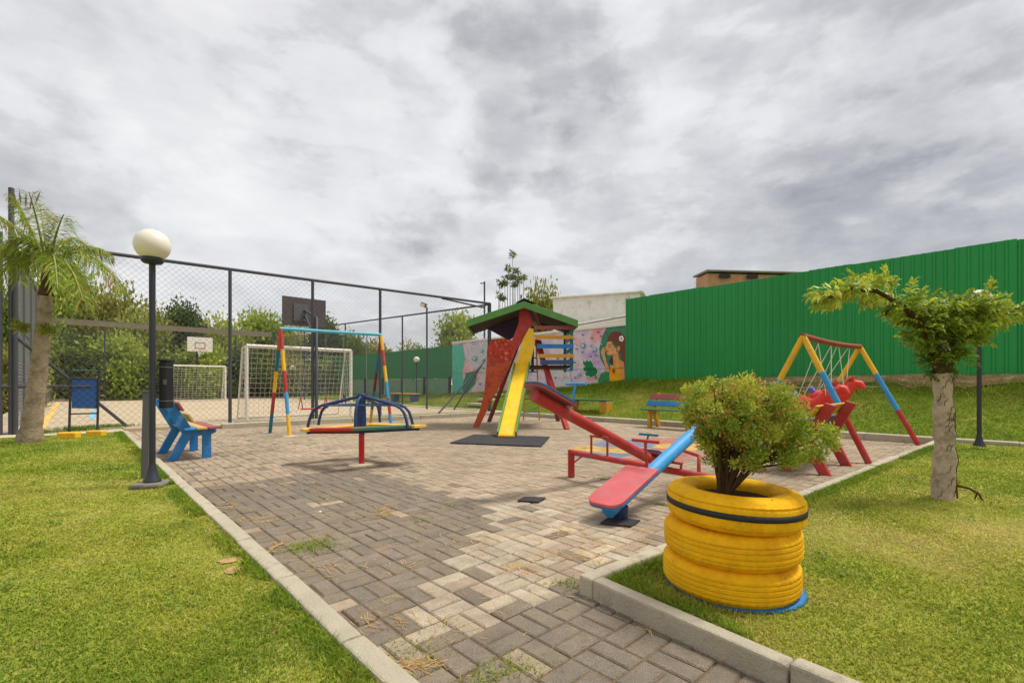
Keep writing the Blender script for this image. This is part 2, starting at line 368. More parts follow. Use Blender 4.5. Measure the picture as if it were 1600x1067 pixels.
def inview(p):
    if p.y < .3: return False
    x = 800+FOC*p.x/p.y; y = HOR+FOC*(CAMH-p.z)/p.y
    return -20 < x < 1620 and -20 < y < 1090
cand = sorted((p for p in pieces if inview(UW(p[0], p[1]))), key=lambda p: UW(p[0], p[1]).length)[:300]
near = set(cand)
variants = {}
def paver_mesh(c):
    key = tuple(int(round(x*40)) for x in c)
    if key not in variants:
        me = bpy.data.meshes.new('paver'); me.from_pydata([tuple(p) for p in pv], [], pf.tolist()); me.update()
        ca = me.color_attributes.new('col', 'FLOAT_COLOR', 'POINT')
        ca.data.foreach_set('color', np.tile(np.append(c, 1.0), len(pv)).astype(np.float32)); me.materials.append(MATS['paver']); variants[key] = me
    return variants[key]
bulk_v, bulk_c = [], []
for p in pieces:
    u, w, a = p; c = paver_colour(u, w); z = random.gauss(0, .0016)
    ang = A+(math.pi/2 if a else 0)+random.gauss(0, .008); tx, ty = random.gauss(0, .006), random.gauss(0, .006)
    q = UW(u, w, z)
    if p in near:
        o = bpy.data.objects.new('paver', paver_mesh(c)); col.objects.link(o); o.parent = pav
        o.location = q; o.rotation_euler = (tx, ty, ang)
    else:
        ca_, sa_ = math.cos(ang), math.sin(ang); lift = pv[:, 0]*ty*.7+pv[:, 1]*tx*.7
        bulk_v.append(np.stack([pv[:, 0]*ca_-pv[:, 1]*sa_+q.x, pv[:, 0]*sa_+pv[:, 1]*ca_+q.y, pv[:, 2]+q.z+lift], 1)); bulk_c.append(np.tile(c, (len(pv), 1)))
nb = len(bulk_v)
fast('distant_pavers', np.vstack(bulk_v), (pf[None]+np.arange(nb)[:, None, None]*len(pv)).reshape(-1, 4), 'paver', pav, np.vstack(bulk_c), 'stuff')

def kerb(name, a, b, width, top, depth=.16, stone=.8, side=1):
    """row of kerb stones from a to b (uw); width to the left of travel when side=1"""
    root = bpy.data.objects.new(name, None); col.objects.link(root); root['kind'] = 'structure'; OFF[root.name] = Vector((0, 0, 0))
    p0, p1 = UW(*a), UW(*b); d = p1-p0; n = max(1, round(d.length/stone)); d.normalize(); nrm = Vector((-d.y, d.x, 0))*side
    ln = (p1-p0).length/n; ang = math.atan2(d.y, d.x)
    src = None
    for k in range(n):
        c = p0+d*(k+.5)*ln+nrm*width/2
        if src is None:
            m = MB().box((0, 0, 0), (ln-.006, width, depth)); o = m.build('kerb_stone', 'kerb', root, bevel=.012); src = o
        else: o = link_copy(src, root)
        o.location = (c.x+nrm.x*random.gauss(0, .003), c.y+nrm.y*random.gauss(0, .003), top-depth/2+random.gauss(0, .003))
        o.rotation_euler = (random.gauss(0, .01), random.gauss(0, .004), ang+random.gauss(0, .006))
    return root
kerb('kerb_left', (.84, -3), (.89, 12.95), .095, .06, side=1)
kerb('kerb_path', (1.865, 1.425), (1.51, -3), .075, .10, side=1, stone=.95)
kerb('kerb_right', (1.86, 1.51), (11.02, 1.0), .085, .095, side=-1, stone=1.0)
kerb('kerb_wall_side', (11.06, -6), (10.72, 12.0), .26, .12, side=-1, stone=1.0)
kerb('kerb_court_side', (10.72, 11.95), (2.6, 12.75), .24, .12, side=-1, stone=1.0)

# lawns
def slab(name, poly, z, m):
    return sheet(name, [UW(u, w, z) for u, w in poly], m)
slab('lawn_left', [(-14, -4), (.750, -4), (.80, 12.98), (-14, 12.98)], .035, 'lawn')
slab('lawn_right', [(1.33, -6), (11.0, -6), (11.0, .91), (1.935, 1.43)], .065, 'lawn')
slab('path_strip', [(-14, 12.985), (.86, 12.985), (.86, 13.85), (-14, 13.85)], .045, 'path')

ZT = ([-40, 4, 9.5, 11.7, 14, 17, 20, 26, 60], [1.28, 1.22, 1.17, .92, .80, .68, .52, .35, .30])
def ztop(w): return float(np.interp(w, *ZT))
def berm_z(u, w):
    t = np.clip((u-11.25)/(14.35-11.25), 0, 1); e = np.clip(t*t*(3-2*t)*.55+t*.45, 0, 1)
    zt = np.interp(w, *ZT); return .10+(zt-.10)*e
def build_berm():
    us = np.concatenate([np.linspace(11.26, 14.6, 26), [15.5, 18, 60]]); ws = np.linspace(-14, 60, 186)
    uu, ww = np.meshgrid(us, ws, indexing='ij'); zz = berm_z(uu, ww)+.05*(vnoise(uu, ww, 1.3)-.5)*np.clip((uu-11.3)*2, 0, 1)
    v = np.stack([CA*uu-SA*ww, SA*uu+CA*ww, zz], -1).reshape(-1, 3)
    n = len(ws); i, j = np.meshgrid(np.arange(len(us)-1), np.arange(n-1), indexing='ij'); i = i.ravel(); j = j.ravel()
    f = np.stack([i*n+j, (i+1)*n+j, (i+1)*n+j+1, i*n+j+1], 1)
    m = mat('berm', lin(106, 120, 40), .95, var=.35, vscale=4, bump=.8, bscale=40, color2=lin(150, 132, 70), c2scale=.9, c2lo=.55, c2hi=.75, spec=.05)
    o = fast('berm', v, f, m, None, None, 'structure', True)
build_berm()
# bare soil strip below the green sheets
def soil_strip():
    ws = np.linspace(-6, 6.8, 90); v = []
    for w in ws:
        a = (.42+.55*float(vnoise(w, 3, 1.3))+.25*float(vnoise(w, 9, 5)))*min(1, (7.0-w)*.45)
        for u in (14.36-a, 14.36-a*.5, 14.36): v.append(UW(u, w, float(berm_z(u, w))+.05*(float(vnoise(u, w, 1.3))-.5)+.018+.03*float(vnoise(u*3, w*3, 1.5))))
    f = [[i*3+k, i*3+k+1, i*3+3+k+1, i*3+3+k] for i in range(len(ws)-1) for k in range(2)]
    m = mat('bare_soil', lin(158, 128, 94), .95, var=.35, vscale=5, bump=.9, bscale=25, color2=lin(206, 184, 150), c2scale=4, spec=.05)
    o = fast('bare_soil', v, f, m, None, None, 'structure', True)
soil_strip()
# court
CU0, CU1, CW0, CW1 = -.82, 10.6, 12.95, 36.6
tag(MB().prism([UW(-1.6, 13.86, -.05), UW(.86, 13.86, -.05), UW(.87, 13.40, -.05), UW(2.45, 13.35, -.05), UW(2.55, 12.95, -.05), UW(10.97, 12.17, -.05), UW(10.97, 37.5, -.05), UW(-1.6, 37.5, -.05)], (0, 0, .12)).build('court_floor', 'court'), kind='structure')
def stripe(name, a, b, wd, m, z=.076):
    p0, p1 = UW(*a, z), UW(*b, z); d = (p1-p0).normalized(); n = Vector((-d.y, d.x, 0))*wd/2
    sheet(name, [p0-n, p1-n, p1+n, p0+n], m)
mat('line_yellow', lin(226, 178, 90), .85, var=.15, bump=.1); mat('line_blue', lin(120, 178, 200), .85, var=.15, bump=.1); mat('line_white', lin(226, 214, 194), .85, var=.12, bump=.1)
stripe('court_line', (-.48, 14.6), (-.46, 35.6), .14, 'line_yellow')
stripe('court_line_back', (-.46, 35.7), (9.8, 35.7), .14, 'line_yellow')
stripe('court_line_arc', (.42, 17.4), (.66, 24), .12, 'line_blue')
stripe('court_line_goal', (1.6, 14.35), (9.8, 14.05), .10, 'line_white', .079)
for k in range(2):
    kb = kerb('court_kerb' if k == 0 else 'court_kerb_yellow', (-1.4, 36.95), (10.6, 36.95), .14, .2, side=1, stone=2) if k == 0 else None
# concrete walk and steps between court and berm
sheet('side_walk', [UW(10.98, 12.3, .09), UW(11.3, 12.3, .10), UW(11.3, 40, .10), UW(10.98, 40, .09)], 'path')

# ------------------------------------------------------------------ grass
def grass_colour(x, y, n, dry=.0):
    t = vnoise(x, y, .55)*.5+vnoise(x+31, y, 1.4)*.3+vnoise(x, y+17, 4)*.2+dry
    t = np.clip((t-.37)*2.0+rng.normal(0, .20, n), 0, 1)[:, None]
    g = np.array(lin(116, 142, 42)); yl = np.array(lin(174, 176, 66)); st = np.array(lin(208, 190, 120))
    c = np.where(t < .6, g+(yl-g)*(t/.6), yl+(st-yl)*((t-.6)/.4))
    return c*(.75+.5*rng.random((n, 1)))
def scatter(u0, u1, w0, w1, n, near_k=2.0, minY=1.2):
    """positions with density falling with distance to the camera"""
    u = u0+(u1-u0)*rng.random(n*14); w = w0+(w1-w0)*rng.random(n*14)
    x = CA*u-SA*w; y = SA*u+CA*w; ok = (y > minY) & (np.abs(x) < 1.16*y+.3)
    u, w, x, y = u[ok], w[ok], x[ok], y[ok]; pr = np.minimum(1, (near_k/np.hypot(x, y))**1.5); k = rng.random(len(u)) < pr
    u, w, x, y = u[k][:n], w[k][:n], x[k][:n], y[k][:n]; return u, w, x, y
BARE = [(G(355, 876, .04), .045), (G(366, 890, .04), .05)]
def lawn_grass(name, box, n, z, label, h=.025, edge=None, dry=0):
    u, w, x, y = scatter(*box, n)
    if edge is not None: k = edge(u, w); u, w, x, y = u[k], w[k], x[k], y[k]
    bare = np.zeros(len(u))
    for q, r in BARE: bare = np.maximum(bare, np.exp(-((x-q.x)**2+(y-q.y)**2)/(2*r*r)))
    k = rng.random(len(u)) > bare*.80; u, w, x, y = u[k], w[k], x[k], y[k]
    m = len(u); dist = np.hypot(x, y); pts = np.stack([x, y, np.full(m, z-.004)], 1)
    L = h*(.45+.8*rng.random(m))*(.7+.6*vnoise(x, y, 2.5)); Wd = np.clip(.0022+.0011*dist, .003, .011)*(.7+.6*rng.random(m))
    dp = sum(.17*np.exp(-((x-q.x)**2+((y-q.y)*.8)**2)/(2*r*r)) for q, r in [(G(px, py), r) for px, py, r in ((150, 815, .35), (385, 892, .10), (372, 872, .10), (180, 775, .5), (60, 900, .2), (300, 985, .12), (90, 760, .5), (1345, 868, .22), (1570, 850, .25), (1300, 845, .25), (1480, 905, .25), (1590, 830, .3), (1430, 985, .12))])
    blades(name, pts, L*(1-.8*np.clip(dp, 0, .6)), Wd, grass_colour(x, y, m, dry+dp), lean=1.0, label=label, cat='grass')
lawn_grass('lawn_grass', (-5, .78, .2, 12.95), 140000, .035, 'short yellow-green lawn left of the paving')
lawn_grass('lawn_grass', (1.45, 11, -5.5, 1.42), 125000, .065, 'short yellow-green lawn around the yellow tyre planter', edge=lambda u, w: (w < 1.42-(u-1.97)*.056) & (u > 1.94+(w-1.43)*.08))
for q, r in BARE:
    n = 18; sheet('soil_patch', [q+Vector((r*1.0*math.cos(6.283*i/n)*(.8+.5*random.random()), r*.95*math.sin(6.283*i/n)*(.8+.5*random.random()), .002)) for i in range(n)], mat('lawn_soil', lin(182, 148, 100), .95, var=.3, vscale=14, bump=.8, bscale=60, color2=lin(150, 136, 70), c2scale=12, spec=.05))
def lawn_weeds():
    ps = []
    for _ in range(150):
        left = random.random() < .55; u = random.uniform(-3, .7) if left else random.uniform(2.1, 7); w = random.uniform(.8, 8) if left else random.uniform(-3, 1.2)
        c = UW(u, w, .05 if left else .08)
        if c.y < 1.3: continue
        n = random.randint(12, 40); q = rng.normal(0, random.uniform(.02, .06), (n, 2)); ps.append(np.stack([c.x+q[:, 0], c.y+q[:, 1], np.full(n, c.z+.004)], 1))
    ps = np.vstack(ps); n = len(ps); d = unit(n); d[:, 2] = np.abs(d[:, 2])*.4+.15; d /= np.linalg.norm(d, axis=1, keepdims=True); nr = np.tile([0, 0, 1.], (n, 1))
    c = np.array(lin(120, 142, 50))*(.7+.6*rng.random((n, 1))); v, f, cc = leaf_arrays(ps, d, nr, .028*(.5+.8*rng.random(n)), .014, c, .1)
    tag(fast('lawn_weeds', v, f, 'leaf', None, cc, 'stuff'), 'small broad-leaved weeds dotted through both lawns', 'weeds')
lawn_weeds()
# longer fringe along the kerbs
def fringe(name, a, b, n, z, label, h=.050, off=.03):
    t = rng.random(n); jit = np.abs(rng.normal(0, off, n)); p0, p1 = UW(*a), UW(*b); d = (p1-p0).normalized(); nn = Vector((-d.y, d.x, 0))
    base = np.array(p0)[None]+(np.array(p1)-np.array(p0))[None]*t[:, None]+np.array(nn)[None]*jit[:, None]; base[:, 2] = z-.004
    k = vnoise(base[:, 0], base[:, 1], 3) > .25; base = base[k]; m = len(base)
    dist = np.hypot(base[:, 0], base[:, 1]); c = grass_colour(base[:, 0], base[:, 1], m, -.16)
    blades(name, base, h*(.5+.7*rng.random(m)), np.clip(.0028+.0010*dist, .003, .010), c, lean=.7, label=label, cat='grass')
fringe('grass_fringe', (.745, -.5), (.785, 12.9), 16000, .035, 'longer grass along the left kerb', off=.05)
fringe('grass_fringe', (11, .90), (2.0, 1.41), 9000, .065, 'longer grass along the right kerb', off=.05)
fringe('grass_fringe', (1.945, 1.40), (1.64, -2.4), 9000, .065, 'longer grass behind the path kerb', off=.05)
def berm_grass():
    u, w, x, y = scatter(11.3, 14.34, -4, 40, 80000, near_k=7, minY=4)
    m = len(u); soil = (u > 14.36-(.35+.5*vnoise(w, 3+0*w, 1.3))) & (w < 6.4) & (rng.random(m) < .86); k = ~soil; u, w, x, y = u[k], w[k], x[k], y[k]; m = len(u)
    z = berm_z(u, w)+.05*(vnoise(u, w, 1.3)-.5)*np.clip((u-11.3)*2, 0, 1)
    tall = np.where(u > 13.1, 1.9, 1.0); dist = np.hypot(x, y)
    c = grass_colour(x, y, m, -.06)
    blades('berm_grass', np.stack([x, y, z-.01], 1), .055*tall*(.5+.8*rng.random(m)), np.clip(.0011*dist, .006, .03), c*1.08, lean=.9, label='rough green grass covering the bank below the boundary wall', cat='grass')
berm_grass()
def kerb_weeds():
    t = rng.random(9000); u = 2.9+7.6*t; w = 12.97+(11.98-12.75)*(u-2.6)/8.1+np.abs(rng.normal(0, .05, 9000))
    x = CA*u-SA*w; y = SA*u+CA*w; k = vnoise(u, w, 2.2) > .35; x, y, = x[k], y[k]; m = len(x)
    blades('court_edge_grass', np.stack([x, y, np.full(m, .075)], 1), .07*(.4+.8*rng.random(m)), .012, grass_colour(x, y, m, -.2), label='thin strip of grass growing between kerb and court fence', cat='grass')
    pts = []
    for px, py in ((110, 672), (140, 669), (170, 668), (185, 666), (128, 671), (60, 676)):
        g = G(px, py, .06); q = rng.normal(0, .13, (220, 2)); pts.append(np.stack([g.x+q[:, 0]*1.6, g.y+q[:, 1]*.6, np.full(220, .05)], 1))
    pts = np.vstack(pts); m = len(pts)
    blades('court_edge_grass', pts, .12*(.3+.8*rng.random(m)), .012, grass_colour(pts[:, 0], pts[:, 1], m, -.3), label='grass tufts at the foot of the blue board', cat='grass')
    pts = []
    for px, py, s, n in ((938, 748, .05, 60), (970, 742, .05, 60), (977, 738, .04, 50), (1030, 788, .03, 40), (495, 852, .10, 240), (478, 855, .08, 120), (1225, 735, .07, 120), (812, 1040, .06, 60), (765, 1058, .05, 50),
                         (700, 790, .05, 30), (655, 812, .05, 30), (640, 1020, .08, 60), (885, 912, .05, 50), (1200, 800, .05, 60), (915, 700, .05, 40)):
        g = G(px, py); q = rng.normal(0, s, (n*3, 2)); pts.append(np.stack([g.x+q[:, 0], g.y+q[:, 1]*.8, np.full(n*3, -.006)], 1))
    pts = np.vstack(pts); m = len(pts)
    blades('paving_weeds', pts, .026*(.3+.9*rng.random(m)), .0045, grass_colour(pts[:, 0], pts[:, 1], m, -.08), lean=1.2, label='small weeds growing in the paving joints', cat='weeds')
kerb_weeds()
def straw():
    cl = [(560, 805, .22, 60), (600, 800, .16, 60), (530, 778, .2, 40), (400, 815, .16, 60), (350, 790, .18, 50), (345, 795, .1, 30), (520, 885, .14, 40), (425, 858, .10, 60), (640, 880, .16, 25), (700, 850, .2, 25), (860, 870, .10, 70),
          (820, 892, .08, 40), (900, 835, .2, 70), (960, 850, .2, 60), (985, 830, .2, 40), (700, 960, .2, 25), (640, 1040, .05, 60), (605, 975, .08, 25), (330, 760, .2, 40), (950, 880, .14, 40), (870, 930, .15, 25), (1000, 960, .15, 25), (690, 1000, .3, 25), (440, 760, .5, 40), (760, 840, .5, 40)]
    vs, fs, cs = [], [], []; n0 = 0
    for px, py, s, n in cl:
        g = G(px, py); base = random.random()*3.1
        for _ in range(int(n*1.0)):
            t = rng.normal(0, s, 2); a = base+rng.normal(0, .6); L = .025+.06*random.random(); wd = .0007+.00034*g.y
            x, y = g.x+t[0]*math.cos(base)*1.2, g.y+t[1]*.55+t[0]*math.sin(base)*.4; bend = rng.normal(0, .5)
            pp = [(x, y)]
            for k in range(2): pp.append((pp[-1][0]+math.cos(a+bend*k)*L/2, pp[-1][1]+math.sin(a+bend*k)*L/2))
            for (qx, qy) in pp: vs += [(qx-wd*math.sin(a), qy+wd*math.cos(a), .004+.003*random.random()), (qx+wd*math.sin(a), qy-wd*math.cos(a), .004+.003*random.random())]
            fs += [(n0, n0+1, n0+3, n0+2), (n0+2, n0+3, n0+5, n0+4)]; n0 += 6
            cs += [np.array(lin(212, 176, 112))*(.7+.5*random.random())]*6
    o = fast('dry_grass_clippings', vs, fs, 'grass_blade', None, np.array(cs), 'stuff'); tag(o, 'dry orange grass clippings strewn over the paving', 'clippings')
straw()

# ------------------------------------------------------------------ boundary wall: green sheets, mural wall, far green fence
WU = 14.4
def sheet_profile(width, pitch=.19, rib=.022):
    pts = []; n = int(round(width/pitch)); p = width/n
    for i in range(n): pts += [(i*p, 0), (i*p+p*.62, 0), (i*p+p*.70, rib), (i*p+p*.90, rib), (i*p+p*.98, 0)]
    return pts+[(width, 0)]
def sheet_wall(name, label, w_from, w_to, z0, z1, m, sw=.95, posts=False):
    root = thing(name, label, 'fence', UW(WU, (w_from+w_to)/2, z0))
    n = int(math.ceil((w_to-w_from)/sw)); pr = sheet_profile(sw); b = MB(); k = len(pr)
    W_ = UW(0, 1); U_ = UW(1, 0)
    vs = [W_*x - U_*d + Vector((0, 0, z)) for z in (0, z1-z0) for x, d in pr]; vs += [v+U_*.006 for v in vs]
    fs = [[i, i+1, k+i+1, k+i] for i in range(k-1)]+[[2*k+i+1, 2*k+i, 3*k+i, 3*k+i+1] for i in range(k-1)]+[[k+i, k+i+1, 3*k+i+1, 3*k+i] for i in range(k-1)]
    b.add(vs, fs); src = b.build('metal_sheet', m, root, world=False)
    for i in range(n):
        o = src if i == 0 else link_copy(src, root)
        o.location = UW(WU+(.009 if i % 2 else 0), w_from+i*sw, z0+random.gauss(0, .010))-OFF[root.name]
    MB().bar(UW(WU+.05, w_from, z1-.15), UW(WU+.05, w_from+n*sw, z1-.15), .05, .05).build('rail', 'dark_metal', root)
    MB().bar(UW(WU+.05, w_from, z0+.5), UW(WU+.05, w_from+n*sw, z0+.5), .05, .05).build('rail', 'dark_metal', root)
    return root
sheet_wall('metal_sheet_fence', 'tall bright green corrugated metal fence on top of the grass bank', -7.56, 9.54, 1.17, 4.06, 'sheet_green')
far = sheet_wall('metal_sheet_fence', 'distant dark green metal fence seen through the court mesh, left of the mural', 20.0, 46.6, 1.35, 3.02, 'sheet_green_far')
for k in range(11):
    w = 20.1+k*2.4
    MB().box(UW(WU-.06, w, .85), (.12, .12, 1.2), Matrix.Rotation(A, 3, 'Z')).build('post', 'dark_metal', far, bevel=.005)
    MB().box(UW(WU+.06, w+1.2, .75), (.05, 2.26, 1.16), Matrix.Rotation(A, 3, 'Z')).build('concrete_slab', 'slab_green', far, bevel=.01)

def mural():
    w0, w1, zt = 9.56, 19.98, 3.12
    root = thing('mural_wall', 'wall painted with a pink and lilac mural of a woman blowing bubbles', 'wall', UW(WU, 14.8, .3))
    # painted background: lilac, pink and white clouds with teal ends
    m = bpy.data.materials.new('mural_ground'); m.use_nodes = True; N = m.node_tree.nodes; L = m.node_tree.links; MATS['mural_ground'] = m
    b = N['Principled BSDF']; b.inputs['Roughness'].default_value = .8
    g = N.new('ShaderNodeNewGeometry')
    def nz(s, d=6):
        n = N.new('ShaderNodeTexNoise'); L.new(g.outputs['Position'], n.inputs['Vector']); n.inputs['Scale'].default_value = s; n.inputs['Detail'].default_value = d; n.inputs['Roughness'].default_value = .62; return n
    r = N.new('ShaderNodeValToRGB'); L.new(nz(.9).outputs['Fac'], r.inputs[0]); e = r.color_ramp.elements
    e[0].position = .30; e[0].color = (*lin(168, 118, 192), 1); e[1].position = .72; e[1].color = (*lin(224, 132, 152), 1)
    for p, c in ((.42, lin(204, 176, 216)), (.50, lin(218, 208, 212)), (.60, lin(232, 172, 178))):
        q = r.color_ramp.elements.new(p); q.color = (*c, 1)
    r2 = N.new('ShaderNodeValToRGB'); L.new(nz(6, 3).outputs['Fac'], r2.inputs[0]); e = r2.color_ramp.elements
    e[0].position = .62; e[0].color = (0, 0, 0, 1); e[1].position = .70; e[1].color = (1, 1, 1, 1)
    mx = N.new('ShaderNodeMix'); mx.data_type = 'RGBA'; L.new(r2.outputs[0], mx.inputs[0]); L.new(r.outputs[0], mx.inputs[6]); mx.inputs[7].default_value = (*lin(214, 150, 132), 1)
    L.new(mx.outputs[2], b.inputs['Base Color'])
    MB().box(UW(WU+.10, (w0+w1)/2, zt/2), (.16, w1-w0, zt), Matrix.Rotation(A, 3, 'Z')).build('masonry', 'mural_ground', root)
    MB().box(UW(WU+.10, (w0+w1)/2, zt+.05), (.26, w1-w0, .10), Matrix.Rotation(A, 3, 'Z')).build('coping', 'white_paint', root, bevel=.01)
    lay = [0]
    def art(name, poly, rgb, var=.1):
        lay[0] += 1; u = WU+.012-.0016*lay[0]
        nm = 'art_%d_%d_%d' % rgb; mat(nm, lin(*rgb), .8, var=var*2.2, vscale=7, bump=.1)
        MB().add([WALL(x, y, u) for x, y in poly], [list(range(len(poly)))]).build(name, nm, root)
    def circ(cx, cy, r, n=16, sy=1.0): return [(cx+r*math.cos(2*math.pi*i/n), cy+r*sy*math.sin(2*math.pi*i/n)) for i in range(n)]
    art('painted_field', [(948, 511), (977.5, 509), (977.5, 612), (935, 612), (951, 600), (946, 575), (938, 560), (936, 545), (941, 525)], (66, 132, 104))
    art('painted_field', [(939, 583), (952, 578), (953, 606), (940, 606), (934, 595)], (52, 140, 84))
    art('painted_field', [(707, 540), (722, 537), (727, 560), (722, 580), (726, 605), (716, 632), (707, 634)], (84, 186, 162))
    art('painted_field', [(728, 583), (746, 578), (742, 600), (726, 618), (722, 605)], (40, 128, 96))
    art('painted_field', [(735, 540), (764, 536), (775, 560), (768, 590), (745, 578), (730, 560)], (198, 198, 200))
    art('painted_field', [(861, 545), (885, 545), (893, 600), (880, 612), (862, 612)], (214, 204, 206))
    # figure: hair, face, neck, arms, dress, flower
    art('painted_hair', [(948, 536), (950, 527), (955, 519), (963, 517), (970, 519), (977, 526), (977, 572), (971, 562), (969, 552), (967, 543), (961, 539), (957, 533), (953, 533)], (112, 66, 50))
    art('painted_hair', [(955, 557), (958, 556), (958, 566), (955, 570), (951, 565)], (84, 56, 46))
    art('painted_face', [(949, 534), (955, 533), (958, 540), (963, 545), (963, 550), (958, 553), (953, 555), (949, 554), (948, 550), (946.5, 548), (947.5, 546), (945, 543), (947.5, 540)], (226, 160, 104))
    art('painted_eye', [(950.5, 542), (954, 541.2), (954.3, 542.2), (951, 543)], (70, 44, 40)); art('painted_eye', [(950, 538.6), (954.5, 537.6), (954.5, 538.6), (950.4, 539.4)], (92, 56, 44)); art('painted_mouth', [(947, 548), (950.5, 547.6), (950.5, 549.6), (948, 550)], (176, 72, 60))
    art('painted_ear', circ(966.5, 544.5, 2.7, 12, 1.5), (214, 142, 84))
    art('painted_neck', [(957, 553), (965, 549), (968, 562), (975, 566), (977, 606), (967, 612), (959, 608), (953, 580), (955, 572), (959, 571)], (220, 150, 92))
    art('painted_arm', [(939, 550), (942, 542), (946, 546), (945, 553), (948, 566), (953, 578), (952, 582), (947, 580), (944, 566)], (224, 164, 112))
    art('painted_dress', [(954, 570), (961, 574), (967, 569), (970, 582), (971, 598), (970, 604), (962, 608), (953, 606), (952, 586)], (238, 164, 24))
    art('painted_dress_motif', [(956, 577), (960, 576), (962, 579), (960, 584), (957, 582)], (168, 74, 30))
    for q in range(5):
        a = q*2*math.pi/5; art('painted_petal', circ(971+2.3*math.cos(a), 529+2.8*math.sin(a), 1.9, 8, 1.2), (236, 226, 222), .03)
    art('painted_petal', circ(971, 529, 1.2, 8), (120, 60, 60))
    # split leaf
    lf = [(911, 563), (915, 566), (916, 562), (920, 565), (922, 562), (926, 568), (928, 574), (930, 573), (934, 580), (932, 586), (927, 588), (922, 590), (920, 587), (916, 588), (914, 583), (917, 581), (912, 579), (911, 574), (915, 573), (911, 569)]
    art('painted_leaf_outline', [(922+(x-922)*1.13, 576+(y-576)*1.10) for x, y in lf], (226, 222, 220), .03)
    art('painted_leaf', lf, (22, 122, 70))
    art('painted_stem', [(928, 586), (930, 586), (933, 593), (931.5, 593)], (22, 112, 70))
    for cx, cy, r in ((910.5, 540, 4.2), (888.5, 575, 4.4), (923, 540, 2.2), (929.5, 546, 3.2), (905, 585, 2.6), (897, 529, 1.6), (940, 538, 1.5), (925, 549, 1.8), (934, 556, 1.4), (741, 560, 3.5), (752, 548, 2.5)):
        art('painted_bubble', circ(cx, cy, r, 16), (92, 152, 186)); art('painted_bubble', circ(cx-.3, cy-.3, r*.62, 14), (196, 200, 222), .03)
    for cx, cy in ((911, 523), (935, 519), (925, 528), (946, 520), (910, 550), (923, 557), (931, 555), (939, 525), (898, 566), (940, 586), (901, 545), (880, 525), (872, 560), (868, 590), (899, 590), (915, 600), (755, 575), (765, 610), (750, 600)):
        art('painted_butterfly', [(cx-2, cy-2), (cx, cy), (cx+2, cy-2.4), (cx+1.2, cy+1.6), (cx, cy+1), (cx-1.4, cy+1.8)], (104, 62, 120))
    for cx, cy in ((735, 600), (748, 570), (757, 590), (770, 556), (858, 575), (850, 590), (866, 580), (875, 598)):
        art('painted_twig', [(cx, cy), (cx+1, cy-1), (cx+7, cy-9), (cx+12, cy-11), (cx+7, cy-7)], (124, 120, 128))
    MB().tube([UW(WU-.05, w0, 1.62), UW(WU-.05, w1, 1.60)], .006, 4).build('wire', 'dark_metal', root)
mural()

# white building behind the mural
def white_building():
    a, b_ = P(864, 467, 21.0), P(1000, 466, 19.6)
    root = thing('white_building', 'whitewashed rough rendered building rising behind the mural', 'building', (a.x, a.y, 0))
    n = Vector((-(b_-a).y, (b_-a).x, 0)).normalized()*4
    f = lambda p, z: Vector((p.x, p.y, z))
    MB().prism([f(a, 0), f(b_, 0), f(b_, a.z), f(a, a.z)], n).build('wall', 'stucco', root)
    e = (b_-a).normalized()*.15; out = -n.normalized()*.15
    MB().prism([f(a-e+out, a.z+.002), f(b_+e+out, a.z+.002), f(b_+e+out, a.z+.07), f(a-e+out, a.z+.07)], n*1.06).build('parapet', 'stucco', root, bevel=.02)
    p, q = P(868, 523, 20.2), P(990, 502, 19.0)
    MB().bar(p, q, .5, .34).build('lean_to_roof', 'white_paint', root, bevel=.02)
    MB().bar(p+Vector((0, .1, .28)), q+Vector((0, .1, .28)), .4, .06).build('flashing', 'stucco', root, bevel=.02)
white_building()

def brick_house():
    a = P(1107, 421, 21.0); z1 = a.z
    root = thing('brick_house', 'unfinished orange brick house with flat grey roof behind the green fence', 'house', (a.x, a.y, 0))
    d = Vector((1, .10, 0)).normalized(); nn = Vector((-d.y, d.x, 0)); Lw = 5.4; zt = z1-.16
    c = Vector((a.x, a.y, 0)); rot = Matrix((d, nn, Vector((0, 0, 1)))).transposed()
    MB().box(c+d*Lw/2+nn*.61+Vector((0, 0, zt/2)), (Lw, 1.05, zt), rot).build('wall', 'mortar', root)
    src = None; rh, bl = .20, .30
    for r in range(9):
        for k in range(10):
            if (r, k) in ((0, 1), (0, 6), (0, 7), (1, 1)): continue
            x = k*bl+(.15 if r % 2 else 0)+bl/2
            if src is None: src = MB().box((0, 0, 0), (bl-.02, .09, rh-.02)).build('brick', 'clay_brick', root, bevel=.006); o = src
            else: o = link_copy(src, root)
            o.location = c+d*x+nn*(.03+random.gauss(0, .008))+Vector((0, 0, zt-rh/2-r*rh))-OFF[root.name]; o.rotation_euler = (0, 0, math.atan2(d.y, d.x))
    MB().box(c+d*4.4+nn*.02+Vector((0, 0, zt-.45)), (1.9, .10, .8), rot).build('rendered_panel', 'concrete', root, bevel=.01)
    for x in (.75, 2.05): MB().box(c+d*x+nn*-.02+Vector((0, 0, zt-.12)), (.5, .05, .16), rot).build('vent_opening', 'black', root)
    MB().box(c+d*(Lw/2+.05)+nn*.60+Vector((0, 0, z1-.05)), (Lw+.3, 1.3, .08), rot).build('roof', 'roof_sheet', root, bevel=.02)
brick_house()

